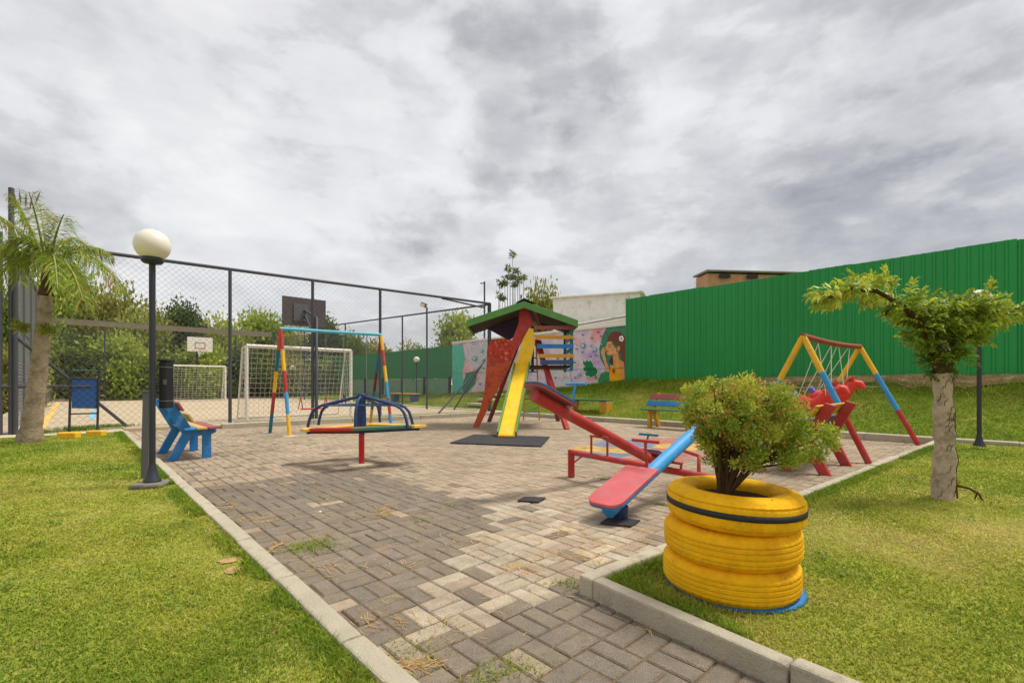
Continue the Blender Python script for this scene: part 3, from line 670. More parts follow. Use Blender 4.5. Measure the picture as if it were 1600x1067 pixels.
# ------------------------------------------------------------------ court fences
def mesh_panel(a, b, z0, z1, parent, pitch=.095, r=.0022, m='wire'):
    """chain link between two uw points: diagonal wires"""
    p0, p1 = UW(*a), UW(*b); Ls = (p1-p0).length; d = (p1-p0)/Ls; H = z1-z0; s = pitch*math.sqrt(2); vs = []; fs = []; k = 0
    n3 = Vector((-d.y, d.x, 0))
    for sg in (1, -1):
        x = -H if sg > 0 else 0.0
        while x < (Ls if sg > 0 else Ls+H):
            t0, t1 = (max(0, -x), min(H, Ls-x)) if sg > 0 else (max(0, x-Ls), min(H, x))
            if t1-t0 > .02:
                q = [p0+d*(x+sg*t)+Vector((0, 0, z0+t))+n3*r*sg for t in (t0, t1)]; e = (q[1]-q[0]).normalized(); f1 = n3; f2 = e.cross(n3)
                for g in q: vs += [g+f1*r, g-f1*r*.5+f2*r*.87, g-f1*r*.5-f2*r*.87]
                fs += [[k, k+1, k+4, k+3], [k+1, k+2, k+5, k+4], [k+2, k, k+3, k+5]]; k += 6
            x += s
    return fast('chain_link_mesh', [tuple(p) for p in vs], fs, m, parent)
def court_fence(label, a, b, n, ha, hb, pitch=.095, r=.0022, m='wire', post_r=.04, fr=None):
    root = thing('court_fence', label, 'fence', UW(*a))
    fr = fr or [i/n for i in range(n+1)]; n = len(fr)-1
    pts = [(a[0]+(b[0]-a[0])*t, a[1]+(b[1]-a[1])*t) for t in fr]
    hs = [ha+(hb-ha)*t for t in fr]
    for i, (p, h) in enumerate(zip(pts, hs)):
        MB().tube([UW(*p, 0), UW(*p, h)], post_r, 10).build('post', 'fence_metal', root)
        if i < n: mesh_panel(p, pts[i+1], .1, min(h, hs[i+1])-.03, root, pitch, r, m)
    MB().tube([UW(*p, h) for p, h in zip(pts, hs)], post_r, 10).build('top_rail', 'fence_metal', root)
    return root
nf = court_fence('tall chain-link fence between the paving and the court, nearest side', (-.8, 13.66), (10.88, 12.80), 6, 3.9, 3.9, fr=[0, .317, .485, .651, 1.0])
# lower rail and raking brace of the corner bay, and the long brace down to the paving
MB().tube([UW(-3.2, 13.8, 1.0), UW(.35, 13.62, 1.0)], .03, 8).build('lower_rail', 'fence_metal', nf)
MB().tube([UW(-.8, 13.66, 2.0), G(200, 667, .05)], .035, 8).build('brace', 'fence_metal', nf)
MB().tube([P(690, 466, 15.95), P(757, 481, 17.0)], .03, 8).build('brace', 'fence_metal', nf)
MB().tube([G(684, 647, .08), P(756, 566, 17.2)], .03, 8).build('brace', 'fence_metal', nf)
MB().tube([G(709, 640, .08), P(758, 562, 18.2)], .03, 8).build('brace', 'fence_metal', nf)
lf_ = court_fence('chain-link fence along the left side of the court', (-.85, 13.8), (-.84, 36.5), 8, 3.9, 4.7, .11, .003, 'wire_pale')
for s in (0, .16): MB().tube([UW(-.86-s, 13.7, 0), UW(-.86-s, 13.7, 4.95-.9*(s > 0))], .045, 10).build('corner_pole', 'fence_metal', lf_)
for h in (1.05, 2.3): MB().tube([UW(-.85, 13.8, h), UW(-.84, 36.5, h)], .03, 6).build('rail', 'fence_metal', lf_)
bf = court_fence('far chain-link fence behind the distant goal', (-.8, 36.6), (10.55, 36.6), 5, 4.7, 4.7, .13, .0035)
MB().box(UW(4.9, 36.57, 4.55), (11.3, .02, .30), Matrix.Rotation(A, 3, 'Z')).build('rolled_net', mat('rolled_net', lin(126, 116, 92), .9, var=.2), bf)
rf = court_fence('chain-link fence along the court beside the grass bank', (10.90, 12.92), (10.7, 36.5), 4, 3.88, 4.7, .12, .003, post_r=.035)
# flood light, utility pole, globe lamps
def flood():
    b = P(667, 634, 18.6); root = thing('flood_light_pole', 'slender pole with a small flood light beside the court', 'lamp post', (b.x, b.y, .1))
    MB().tube([(b.x, b.y, 0), (b.x, b.y, CAMH+(HOR-480)/FOC*18.6)], .035, 8).build('pole', 'fence_metal', root)
    z = CAMH+(HOR-478)/FOC*18.6
    MB().box((b.x-.12, b.y-.05, z+.03), (.24, .12, .16), Matrix.Rotation(.35, 3, 'Y')).build('lamp_head', 'grey_metal', root, bevel=.015)
    MB().box((b.x-.16, b.y-.115, z+.02), (.18, .01, .11), Matrix.Rotation(.35, 3, 'Y')).build('lens', 'globe', root)
flood()
def pole():
    b = P(757, 640, 27); root = thing('utility_pole', 'thin grey utility pole rising behind the slide roof', 'pole', (b.x, b.y, 0))
    zt = CAMH+(HOR-440)/FOC*27
    MB().tube([(b.x, b.y, 0), (b.x, b.y, zt)], [.06, .045], 8).build('shaft', 'fence_metal', root)
    MB().bar((b.x-.25, b.y, zt-.1), (b.x+.05, b.y, zt-.1), .05, .05).build('bracket', 'fence_metal', root)
pole()
def globe_lamp(label, x, y, z0, h, r=.155, pole_r=.028, m='dark_metal', footing=False, mount=.05):
    root = thing('globe_lamp', label, 'lamp post', (x, y, z0), group='globe lamps')
    MB().tube([(x, y, z0), (x, y, z0+h-r*1.75)], pole_r, 16).build('pole', m, root)
    MB().lathe([(pole_r*2.8, 0), (pole_r*2.7, .012), (pole_r*1.9, .05), (pole_r*1.25, .13), (pole_r*1.02, .17)], (x, y, z0), 16).build('base', m, root)
    MB().lathe([(pole_r, 0), (r*.50, .012), (r*.60, .03), (r*.62, .062), (r*.45, .066)], (x, y, z0+h-r*2.0-.035), 20).build('collar', m, root)
    MB().sphere((x, y, z0+h-r), r, 28).build('globe', 'globe', root)
    return root
globe_lamp('tall black lamp post with cream globe on the left lawn', -3.57, 4.70, .09, 2.49)
g = G(1530, 698, .10); globe_lamp('black lamp post standing behind the stubby palm on the right', g.x, g.y, .115, 2.36)
g = P(651, 636, 24.2); globe_lamp('white globe lamp in front of the far green fence', g.x, g.y, .1, 2.35, .155)
g = P(457, 622, 33.5); globe_lamp('white globe lamp seen through the net of the near goal', g.x, g.y, .05, 2.35, .22)
g = P(85, 625, 29); globe_lamp('white globe lamp beyond the court at its far left corner', g.x, g.y, .05, 2.3, .20)
# footing, grey post and black box by the near lamp
def lamp_bits():
    b = MB(); b.box((-3.575, 4.68, .058), (.27, .24, .05), Matrix.Rotation(.25, 3, 'Z')); o = b.build('lamp_footing', 'concrete', None, bevel=.02)
    tag(o, 'weathered concrete footing under the tall black lamp post', 'footing')
    g = G(226, 746, .04); root = thing('steel_post', 'short grey square steel post behind the black lamp post', 'post', (g.x, g.y, .03))
    MB().box((g.x+.02, g.y, .5), (.068, .068, .93), Matrix.Rotation(R(20), 3, 'Z') @ Matrix.Rotation(R(1.2), 3, 'Y')).build('shaft', 'grey_metal', root, bevel=.006)
    MB().box((g.x+.03, g.y, .972), (.08, .08, .02), Matrix.Rotation(R(20), 3, 'Z')).build('cap', 'grey_metal', root, bevel=.004)
    x, y = -3.505, 4.80
    root = thing('dispenser_box', 'narrow black box strapped to the tall lamp post', 'box', (x, y, .8))
    MB().box((x, y, 1.04), (.085, .11, .47)).build('body', 'black', root, bevel=.015)
    MB().box((x, y, 1.288), (.10, .125, .022)).build('lid', 'black', root, bevel=.006)
    for z in (.88, 1.22): MB().box((x, y-.004, z), (.092, .122, .010)).build('strap', 'grey_metal', root)
    MB().box((x+.03, y-.06, 1.07), (.03, .006, .05)).build('label_plate', 'grey_metal', root)
lamp_bits()

# ------------------------------------------------------------------ goals and hoops
def net_grid(corners, nu, nv, r, parent, sag=0.0):
    """cords on a bilinear quad: corners a,b,c,d"""
    a, b, c, d = (Vector(p) for p in corners); m = MB()
    pt = lambda s, t: (a*(1-s)+b*s)*(1-t)+(d*(1-s)+c*s)*t+Vector((random.gauss(0, .008), random.gauss(0, .008), -sag*math.sin(math.pi*s)*math.sin(math.pi*t)))
    gr = [[pt(i/nu, j/nv) for j in range(nv+1)] for i in range(nu+1)]
    for i in range(nu+1): m.tube(gr[i], r, 3, False)
    for j in range(nv+1): m.tube([gr[i][j] for i in range(nu+1)], r, 3, False)
    return m.build('net', 'cord', parent)
def goal(label, u0, u1, w, back, z=.08, cord=.004, nu=22):
    h = 2.0; root = thing('football_goal', label, 'goal', UW((u0+u1)/2, w, z), group='court goals')
    A0, B0 = UW(u0, w, z), UW(u1, w, z); A1, B1 = UW(u0, w, z+h), UW(u1, w, z+h)
    MB().tube([A0, A1], .045, 12).build('post', 'white_paint', root); MB().tube([B0, B1], .045, 12).build('post', 'white_paint', root)
    MB().tube([A1, B1], .045, 12).build('crossbar', 'white_paint', root)
    up = .35*(1 if back > 0 else -1); A2, B2 = UW(u0, w+up*1.2, z+h-.03), UW(u1, w+up*1.2, z+h-.03); A3, B3 = UW(u0, w+back, z+.02), UW(u1, w+back, z+.02)
    for s, q, e in ((A1, A2, A3), (B1, B2, B3)): MB().tube([s, q, e], .022, 8).build('back_stay', 'white_paint', root)
    MB().tube([A3, B3], .022, 8).build('ground_bar', 'white_paint', root)
    net_grid((A2, B2, B3, A3), nu, 14, cord, root, .0); net_grid((A1, B1, B2, A2), nu, 3, cord, root)
    net_grid((A1, A2, A3, A0), 5, 14, cord, root); net_grid((B1, B2, B3, B0), 5, 14, cord, root)
goal('white football goal with net just behind the court fence', 3.45, 6.35, 14.12, .95)
goal('distant white football goal at the far end of the court', 3.7, 6.7, 32.0, 1.0, cord=.008, nu=16)
def hoop(label, u, w, facing, board_m, zc, bw=1.2, bh=.8, dark=False):
    root = thing('basketball_hoop', label, 'basketball hoop', UW(u, w, .08), group='basketball hoops'); rot = Matrix.Rotation(A, 3, 'Z'); f = facing
    MB().tube([UW(u, w-.9*f, .08), UW(u, w-.9*f, zc-.25), UW(u, w-.05*f, zc+.05)], .045, 10).build('pole', 'fence_metal', root)
    MB().tube([UW(u, w-.9*f, zc-.9), UW(u, w-.05*f, zc-.1)], .03, 8).build('strut', 'fence_metal', root)
    MB().box(UW(u, w, zc), (bw, .04, bh), rot).build('backboard', board_m, root, bevel=.008)
    q = MB(); t = .035
    for (x, z, sx, sz) in ((0, .10, .5, t), (0, -.24, .5, t), (-.25, -.07, t, .375), (.25, -.07, t, .375)): q.box(UW(u+x, w+.024*f, zc+z), (sx, .01, sz), rot)
    q.build('target_square', 'p_dull_red' if not dark else 'grey_metal', root)
    if dark: MB().box(UW(u-.1, w-.03, zc-.02), (.42, .03, .5), rot).build('back_panel', 'grey_metal', root)
    rim = [UW(u+.22*math.cos(a), w+.27*f+.22*math.sin(a), zc-.25) for a in (2*math.pi*k/20 for k in range(21))]
    MB().tube(rim, .012, 6, False).build('rim', 'p_orange', root)
    nb = MB()
    for k in range(10):
        a = 2*math.pi*k/10; b = a+.5
        for s in (1, -1): nb.tube([UW(u+.22*math.cos(a), w+.27*f+.22*math.sin(a), zc-.25), UW(u+.13*math.cos(a+s*.4), w+.27*f+.13*math.sin(a+s*.4), zc-.62)], .008, 3, False)
    nb.build('hoop_net', 'cord', root)
hoop('white basketball hoop at the far end of the court', 5.75, 33.9, -1, 'white_paint', 3.45, 1.3, .86)
hoop('dark grey basketball backboard seen from behind above the near fence', 4.95, 14.1, 1, mat('board_dark', lin(86, 78, 76), .8, var=.2), 3.12, 1.22, .82, True)

# ------------------------------------------------------------------ trees behind the court and walls
def crown_mesh(name, nl, c0, c1, lobes, L=.17, Wd=.10):
    cs = []; rs = []
    for _ in range(lobes):
        q = unit(1)[0]; q[2] = abs(q[2])*1.1-.35; r = .35+.55*random.random(); cs.append(q*r*np.array([.62, .62, .72])); rs.append(.18+.22*random.random())
    v, f, c = blob_leaves(cs, rs, nl, L/2.4, Wd/2.4, c0, c1, clumpvar=.55, shell=.35)
    me = fast(name, v, f, 'leaf', None, c); d = me.data; bpy.data.objects.remove(me); return d
dk, md, lt = lin(92, 114, 44), lin(146, 162, 64), lin(198, 196, 98)
CROWN = [crown_mesh('crown', 8000, dk, md, 44), crown_mesh('crown', 8000, md, lt, 44), crown_mesh('crown', 7500, dk, lt, 36), crown_mesh('crown', 7500, lin(112, 118, 48), lin(182, 176, 84), 48), crown_mesh('crown', 8000, lin(120, 146, 52), lin(204, 208, 96), 15, .2, .11), crown_mesh('crown', 8000, lin(64, 84, 44), lin(112, 130, 66), 15, .15, .1)]
def tree(px, top, Y, wpx, var, label, base=0.0, group='trees beyond the court', cat='tree', squash=1.0, name='broadleaf_tree'):
    X = (px-800)/FOC*Y; zt = CAMH+(HOR-top)/FOC*Y; rx = wpx/FOC*Y/2
    root = thing(name, label, cat, (X, Y, base), group=group)
    hz = (zt-base)*.52*squash; zc = zt-hz*.95
    MB().tube([(X, Y, base-.1), (X+.05*rx, Y, base+(zc-base)*.5), (X, Y+.1, zc), (X+.1, Y, zc+hz*.4)], [.16, .13, .10, .03], 8).build('trunk', 'dark_bark', root)
    br = MB()
    for k in range(5):
        a = k*1.26+random.random(); br.tube([(X, Y, zc-hz*.45), (X+math.cos(a)*rx*.35, Y+math.sin(a)*rx*.35, zc-hz*.1), (X+math.cos(a)*rx*.6, Y+math.sin(a)*rx*.6, zc+hz*.25)], [.07, .05, .02], 6)
    br.build('branches', 'dark_bark', root)
    c = bpy.data.objects.new('crown', CROWN[var]); col.objects.link(c); c.parent = root; c.location = (0, 0, zc-base); c.scale = (rx*1.3, rx*1.3, hz*1.22); c.rotation_euler = (0, 0, random.random()*6)
    return root
for a in ((22, 425, 21, 120, 0, 'dark tree at the left edge behind the side fence'),
          (98, 415, 33, 140, 4, 'tall pale green tree behind the left palm trunk'),
          (168, 430, 34, 125, 3, 'olive tree just right of the left palm'),
          (232, 462, 33, 105, 2, 'low tree behind the near lamp post'),
          (292, 468, 35, 100, 5, 'tree rising above the far white backboard'),
          (345, 478, 36, 95, 1, 'small yellowish tree right of the far backboard'),
          (404, 484, 39, 100, 4, 'broad olive tree behind the left end of the near goal'),
          (452, 486, 40, 80, 1, 'yellow-green tree below the dark backboard'),
          (508, 490, 40, 80, 5, 'mid green tree behind the middle of the near goal'),
          (545, 508, 41, 80, 0, 'dark low tree behind the right end of the near goal'),
          (592, 524, 44, 70, 3, 'low olive tree above the far green fence, left end'),
          (645, 526, 42, 66, 2, 'low tree above the far green fence by the flood light'),
          (716, 486, 30, 88, 4, 'round yellow-green tree left of the slide roof'),
          (690, 528, 36, 60, 0, 'dark bush-like tree left of the round yellow-green tree')):
    tree(*a)
for k, (px, top, Y, w, v, lab) in enumerate(((105, 520, 28.5, 120, 5, 'dark hedge bush behind the blue board'), (190, 520, 29.5, 120, 4, 'leafy bush right of the blue board, behind the far fence'),
        (250, 545, 30.5, 110, 0, 'dark bush behind the far goal, left end'), (320, 535, 32, 110, 4, 'bush behind the far goal below the white backboard'), (390, 540, 33.5, 100, 5, 'dark bush behind the left post of the near goal'),
        (455, 545, 34.5, 100, 3, 'brownish bush in the middle of the near goal net'), (520, 550, 36, 100, 0, 'dark bush behind the right half of the near goal'), (575, 556, 37, 80, 2, 'bush beside the right post of the near goal'), (45, 560, 26.5, 90, 2, 'bush behind the left palm trunk'),
        (5, 520, 17, 110, 3, 'olive bush outside the side fence at the left edge'))):
    tree(px, top, Y, w, v, lab, group='bushes behind the court', cat='bush', squash=1.35, name='bush')
def hedge():
    n = 26000; t = rng.random(n); u = -6+20*t; w = 37.3+1.2*rng.random(n)+.3*rng.normal(size=n); z = rng.random(n)**.8*(1.5+1.8*vnoise(u, w, .45))
    p = np.stack([CA*u-SA*w, SA*u+CA*w, z], 1); d = unit(n)*.8+np.array([.2, -.5, .3]); d /= np.linalg.norm(d, axis=1, keepdims=True); nr = np.cross(d, unit(n)); nr /= np.linalg.norm(nr, axis=1, keepdims=True)
    tt = (vnoise(u*1.2, z*1.4, 1.0)*.8+.3*rng.random(n))[:, None].clip(0, 1); c = np.array(lin(76, 94, 38))*(1-tt)+np.array(lin(150, 160, 68))*tt
    dry = (vnoise(u+9, z*2, .8) > .93)[:, None]; c = np.where(dry, np.array(lin(120, 96, 66)), c)*(.8+.4*rng.random((n, 1)))
    v, f, cc = leaf_arrays(p, d, nr, .22*(.6+.8*rng.random(n)), .13*(.6+.8*rng.random(n)), c)
    tag(fast('undergrowth', v, f, 'leaf', None, cc, 'stuff'), 'dense green undergrowth closing the far end of the court', 'undergrowth')
hedge()
tree(850, 424, 27, 92, 3, 'bushy tree above the right side of the slide roof', group='trees behind the wall')
tree(880, 462, 29, 40, 2, 'small tree top beside the white building', group='trees behind the wall')
tree(1010, 456, 23, 40, 0, 'small dark tree top peeking over the green fence at its left end', group='trees behind the wall')
tree(1086, 438, 22, 24, 0, 'tiny tree top beside the brick house', group='trees behind the wall')
def sparse_tree():
    Y = 29; root = thing('sparse_tall_tree', 'thin tall tree with open tufted branches above the slide roof', 'tree', (P(797, 600, Y).x, Y, 0))
    tr = MB(); lp = []
    for px, py, r in ((801, 397, 7), (797, 420, 8), (809, 424, 7), (812, 436, 8), (793, 433, 7), (803, 433, 7), (781, 444, 9), (789, 442, 6), (779, 462, 9), (805, 445, 6), (818, 434, 4), (785, 466, 5)):
        t = P(px, py+3, Y); bx = 797 if px > 790 else 786
        tr.tube([P(bx, 640, Y), P(bx+(px-bx)*.3, 520, Y), P(px, 480 if py < 455 else 500, Y), t], [.05, .035, .028, .014], 6)
        c = np.array(P(px, py, Y)); cs = [c+unit(1)[0]*np.array([r/FOC*Y*.55, .3, r/FOC*Y*.25]) for _ in range(5)]
        lp.append(blob_leaves(cs, np.full(5, r/FOC*Y*.33), 75, .20, .08, lin(92, 108, 60), lin(140, 150, 90), up=-.1))
    tr.build('trunks', mat('pale_bark', lin(130, 128, 116), .9, bump=.4), root)
    v, f, c = merge(lp); fast('crown', v, f, 'leaf', root, c)
sparse_tree()

# ------------------------------------------------------------------ palms
def frond(root, base, tip, arch, n=46, L=.30, green=(lin(96, 120, 34), lin(160, 166, 60)), tipc=lin(150, 110, 62), droop=.6, name='frond', wd=.016, spread=.8):
    base = Vector(base); tip = Vector(tip); mid = (base+tip)/2+Vector((0, 0, arch))
    pt = lambda t: base*(1-t)**2+mid*2*t*(1-t)+tip*t*t
    pts = [pt(i/14) for i in range(15)]
    st = MB().tube(pts, [.020*(1-.8*i/14)+.003 for i in range(15)], 6).build(name, mat('frond_stalk', lin(140, 140, 70), .6), root)
    ps, ds, ns, Ls, cs = [], [], [], [], []
    for i in range(n):
        t = .14+.86*i/n; p = pt(t); tg = (pt(min(1, t+.02))-pt(t-.02)).normalized(); side = tg.cross(Vector((0, 0, 1)))
        side = side.normalized() if side.length > .05 else Vector((1, 0, 0))
        for s in (-1, 1):
            for _ in range(2):
                d = (side*s*spread*(.5+.7*random.random())+tg*.55+Vector((0, 0, -droop*random.random()+.25*random.random()-.1))).normalized()
                ps.append(p); ds.append(d); ns.append(Vector((random.gauss(0, .3), random.gauss(0, .3), 1)).normalized()); Ls.append(L*(1-.55*abs(t-.45)*1.4)*(.7+.5*random.random()))
                k = random.random(); c = np.array(green[0])*(1-k)+np.array(green[1])*k
                if random.random() < .22*t: c = np.array(tipc)
                cs.append(c*(.75+.5*random.random()))
    ps, ds, ns = (np.array([tuple(q) for q in a]) for a in (ps, ds, ns)); Ls = np.array(Ls)
    # two-segment drooping leaflets
    v1, f1, c1 = leaf_arrays(ps, ds, ns, Ls, wd, np.array(cs), .1)
    d2 = ds+np.array([0, 0, -.75]); d2 /= np.linalg.norm(d2, axis=1, keepdims=True)
    v2, f2, c2 = leaf_arrays(ps+ds*Ls[:, None]*.72, d2, ns, Ls*.75, wd*.8, np.array(cs), .1)
    v, f, c = merge([(v1, f1, c1), (v2, f2, c2)]); fast('leaflets', v, f, 'leaf', st, c)
def left_palm():
    Y = 8.3; b = P(46, 694, Y); b.z = .03; top = P(70, 437, Y)
    root = thing('feather_palm', 'tall palm with arching fronds at the left edge of the lawn', 'palm tree', b)
    pts = [b.lerp(top, t)+Vector((.05*math.sin(t*2.2), 0, 0)) for t in np.linspace(0, .9, 22)]
    rs = [.150-.062*t+(.03 if t < .06 else 0)+random.gauss(0, .003) for t in np.linspace(0, 1, 22)]
    MB().tube(pts, rs, 20).build('trunk', mat('palm_bark', lin(158, 140, 120), .95, var=.25, vscale=6, bump=.9, bscale=26, color2=lin(112, 98, 82), c2scale=8, c2lo=.45, c2hi=.7, spec=.05), root)
    q = pts[-1]; sh = MB()
    for k in range(7): sh.tube([q+Vector((0, 0, .015+k*.035)), q+Vector((0, 0, .05+k*.035))], [.108-.007*k, .094-.007*k], 16)
    sh.tube([q+Vector((0, 0, .25)), q+Vector((.02, 0, .62)), q+Vector((.03, 0, .85))], [.075, .05, .025], 12)
    sh.build('leaf_bases', 'dark_bark', root)
    tr = MB()
    for px, py, r in ((33, 512, 11), (70, 515, 8)): tr.sphere(P(px, py, Y-.15), .03, 8)
    tr.build('epiphyte_base', 'dark_bark', root)
    lp = [blob_leaves([np.array(P(px, py, Y-.2))+unit(1)[0]*.05 for _ in range(4)], np.full(4, r/FOC*Y*.5), 160, .08, .03, lin(104, 124, 44), lin(160, 160, 62), up=.6) for px, py, r in ((33, 512, 11), (71, 517, 8))]
    v, f, c = merge(lp); fast('epiphyte_leaves', v, f, 'leaf', root, c)
    c0 = q+Vector((.02, 0, .5))
    gr = (lin(104, 138, 44), lin(180, 190, 80))
    for px, py, dY, ar, n, L in ((193, 455, -.1, .95, 60, .34), (170, 395, .3, .45, 50, .34), (118, 372, .9, .35, 44, .34), (5, 385, -.4, .55, 52, .36), (-45, 400, .3, .6, 52, .38), (-20, 330, .5, .35, 46, .34), (20, 305, -.2, .18, 40, .30),
                             (62, 318, .6, .15, 40, .28), (100, 335, -.5, .20, 44, .30), (150, 480, .7, .75, 46, .30), (130, 470, -.7, .8, 50, .32), (28, 440, .6, .7, 46, .30), (45, 300, -.6, .2, 34, .28), (90, 450, -.9, .7, 40, .28), (-40, 470, -.2, .8, 46, .34)):
        frond(root, c0+Vector((random.gauss(0, .02), random.gauss(0, .02), random.gauss(0, .04))), P(px, py, Y+dY), ar, n, L, gr, lin(160, 118, 80), droop=1.0, wd=.017)
    # pink young spears
    sp = [P(px, py, Y-.2) for px, py in ((26, 318), (33, 322), (40, 326), (46, 330), (54, 322))]
    ps = np.array([tuple(p) for p in sp]); ds = np.array([[-.25+.14*i, 0, .8+.1*(i%2)] for i in range(5)]); ds /= np.linalg.norm(ds, axis=1, keepdims=True)
    v, f, c = leaf_arrays(ps, ds, np.tile([0, 1., 0], (5, 1)), .30, .04, np.tile(lin(140, 96, 104), (5, 1))); fast('young_spears', v, f, 'leaf', root, c)
left_palm()
def right_palm():
    Y = 4.09; b = P(1474, 792, Y); b.z = .05; root = thing('pruned_palm', 'stubby palm with cropped fan leaves and a pale scarred trunk on the right lawn', 'palm tree', b)
    path = [(1474, 792), (1473, 760), (1476, 720), (1475, 680), (1474, 640), (1473, 600), (1473, 580)]
    pts = [P(x, y, Y) for x, y in path]; fine = []
    for i in range(len(pts)-1):
        for t in np.linspace(0, 1, 5)[:-1]: fine.append(pts[i].lerp(pts[i+1], t))
    fine.append(pts[-1]); n = len(fine)
    rs = [.083-.024*(i/n)+.006*math.sin(i*1.7)+random.gauss(0, .002)+(.012 if i < 2 else 0) for i in range(n)]
    MB().tube(fine, rs, 24).build('trunk', 'bark', root)
    sc = MB()
    for k in range(16):
        i = random.randrange(2, n-2); a = random.uniform(-2.6, -.5); p = fine[i]; r = rs[i]+.003
        q = [p+Vector((r*math.cos(a+s*.35), r*math.sin(a+s*.35), .05*s+.02*math.sin(6*s))) for s in np.linspace(-1, 1, 6)]; sc.tube(q, .0020, 5)
    for a in (-.7,): sc.tube([fine[i]+Vector((rs[i]*1.02*math.cos(a+.1*math.sin(i)), rs[i]*1.02*math.sin(a), 0)) for i in range(3, n-2)], .0035, 5)
    sc.build('aerial_roots', 'dark_bark', root)
    rt = MB(); rt.tube([P(1490, 757, Y), P(1515, 763, Y-.05), P(1530, 772, Y-.08), P(1540, 792, Y-.1)], [.012, .010, .010, .004], 6); rt.tube([P(1528, 768, Y-.06), P(1518, 790, Y)], [.008, .003], 6); rt.tube([P(1491, 720, Y), P(1494, 757, Y), P(1497, 790, Y)], [.006, .008, .005], 6)
    rt.build('dead_root', 'dark_bark', root)
    t0 = pts[-1]; arms = MB()
    L1 = [P(1473, 590, Y), P(1462, 545, Y), P(1440, 505, Y-.05), P(1410, 478, Y-.1), P(1370, 455, Y-.15), P(1330, 452, Y-.2), P(1295, 465, Y-.2)]
    R1 = [P(1475, 590, Y), P(1490, 550, Y), P(1520, 520, Y), P(1560, 497, Y), P(1600, 478, Y)]
    M1 = [P(1474, 590, Y), P(1470, 540, Y+.05), P(1480, 495, Y+.1), P(1495, 468, Y+.1)]
    for q in (L1, R1, M1): arms.tube(q, [.034*(1-.75*i/(len(q)-1)) for i in range(len(q))], 8)
    arms.tube([P(1473, 600, Y), P(1472, 560, Y), P(1470, 530, Y)], [.055, .075, .06], 12)
    arms.build('limbs', 'dark_bark', root)
    lp = []
    def along(q, t):
        x = t*(len(q)-1); i = min(int(x), len(q)-2); return q[i].lerp(q[i+1], x-i), (q[i+1]-q[i]).normalized()
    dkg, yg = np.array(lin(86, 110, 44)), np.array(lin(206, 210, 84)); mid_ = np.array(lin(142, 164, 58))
    def clothe(q, n, t0_, t1_, r0, r1, L, bright, w=.03):
        '''sprays of leaflets fanning from points along a limb'''
        ps, ds, Ls, cs = [], [], [], []
        for _ in range(n//8):
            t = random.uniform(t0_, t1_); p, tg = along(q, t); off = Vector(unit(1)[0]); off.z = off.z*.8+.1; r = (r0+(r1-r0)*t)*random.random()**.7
            o = p+off*r; ax = (tg*.8+off*.9+Vector(unit(1)[0])*.25).normalized(); sd2 = ax.cross(Vector(unit(1)[0])).normalized(); sl = L*random.uniform(.9, 1.7)
            kb = bright[0]+(bright[1]-bright[0])*t+random.gauss(0, .16)
            for i in range(11):
                f = i/10; sg = (-1) ** i
                d = (ax*(.45+.7*f)+sd2*sg*(1.0-.6*f)+Vector((0, 0, -.28+.15*random.random()))+Vector(unit(1)[0])*.12).normalized()
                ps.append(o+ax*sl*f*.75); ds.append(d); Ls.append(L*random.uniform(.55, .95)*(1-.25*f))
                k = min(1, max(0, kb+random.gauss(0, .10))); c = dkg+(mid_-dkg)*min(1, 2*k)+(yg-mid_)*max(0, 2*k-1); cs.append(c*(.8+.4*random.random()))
        n = len(ps); ps = np.array([tuple(p) for p in ps]); ds = np.array([tuple(p) for p in ds]); nr = np.cross(ds, unit(n)*.5+np.array([0, 0, 1.])); nr = np.cross(nr, ds); nr /= np.linalg.norm(nr, axis=1, keepdims=True)+1e-9
        Ls = np.array(Ls); cs = np.array(cs); lp.append(leaf_arrays(ps, ds, nr, Ls, w*(.6+.7*rng.random(n)), cs, .18))
        d2 = ds+np.array([0, 0, -.6]); d2 /= np.linalg.norm(d2, axis=1, keepdims=True); lp.append(leaf_arrays(ps+ds*Ls[:, None]*.6, d2, nr, Ls*.6, w*.7, cs, .15))
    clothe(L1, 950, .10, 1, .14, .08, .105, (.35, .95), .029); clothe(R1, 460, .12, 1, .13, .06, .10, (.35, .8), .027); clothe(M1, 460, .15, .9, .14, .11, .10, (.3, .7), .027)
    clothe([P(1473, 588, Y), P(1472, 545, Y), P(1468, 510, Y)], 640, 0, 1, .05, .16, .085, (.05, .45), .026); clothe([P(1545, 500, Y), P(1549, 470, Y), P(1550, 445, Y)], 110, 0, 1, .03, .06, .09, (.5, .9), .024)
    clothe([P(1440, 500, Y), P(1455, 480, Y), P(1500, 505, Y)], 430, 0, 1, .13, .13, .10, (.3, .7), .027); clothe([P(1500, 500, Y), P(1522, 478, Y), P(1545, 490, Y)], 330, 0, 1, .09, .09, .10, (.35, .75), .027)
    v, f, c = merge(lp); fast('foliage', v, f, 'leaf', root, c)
right_palm()

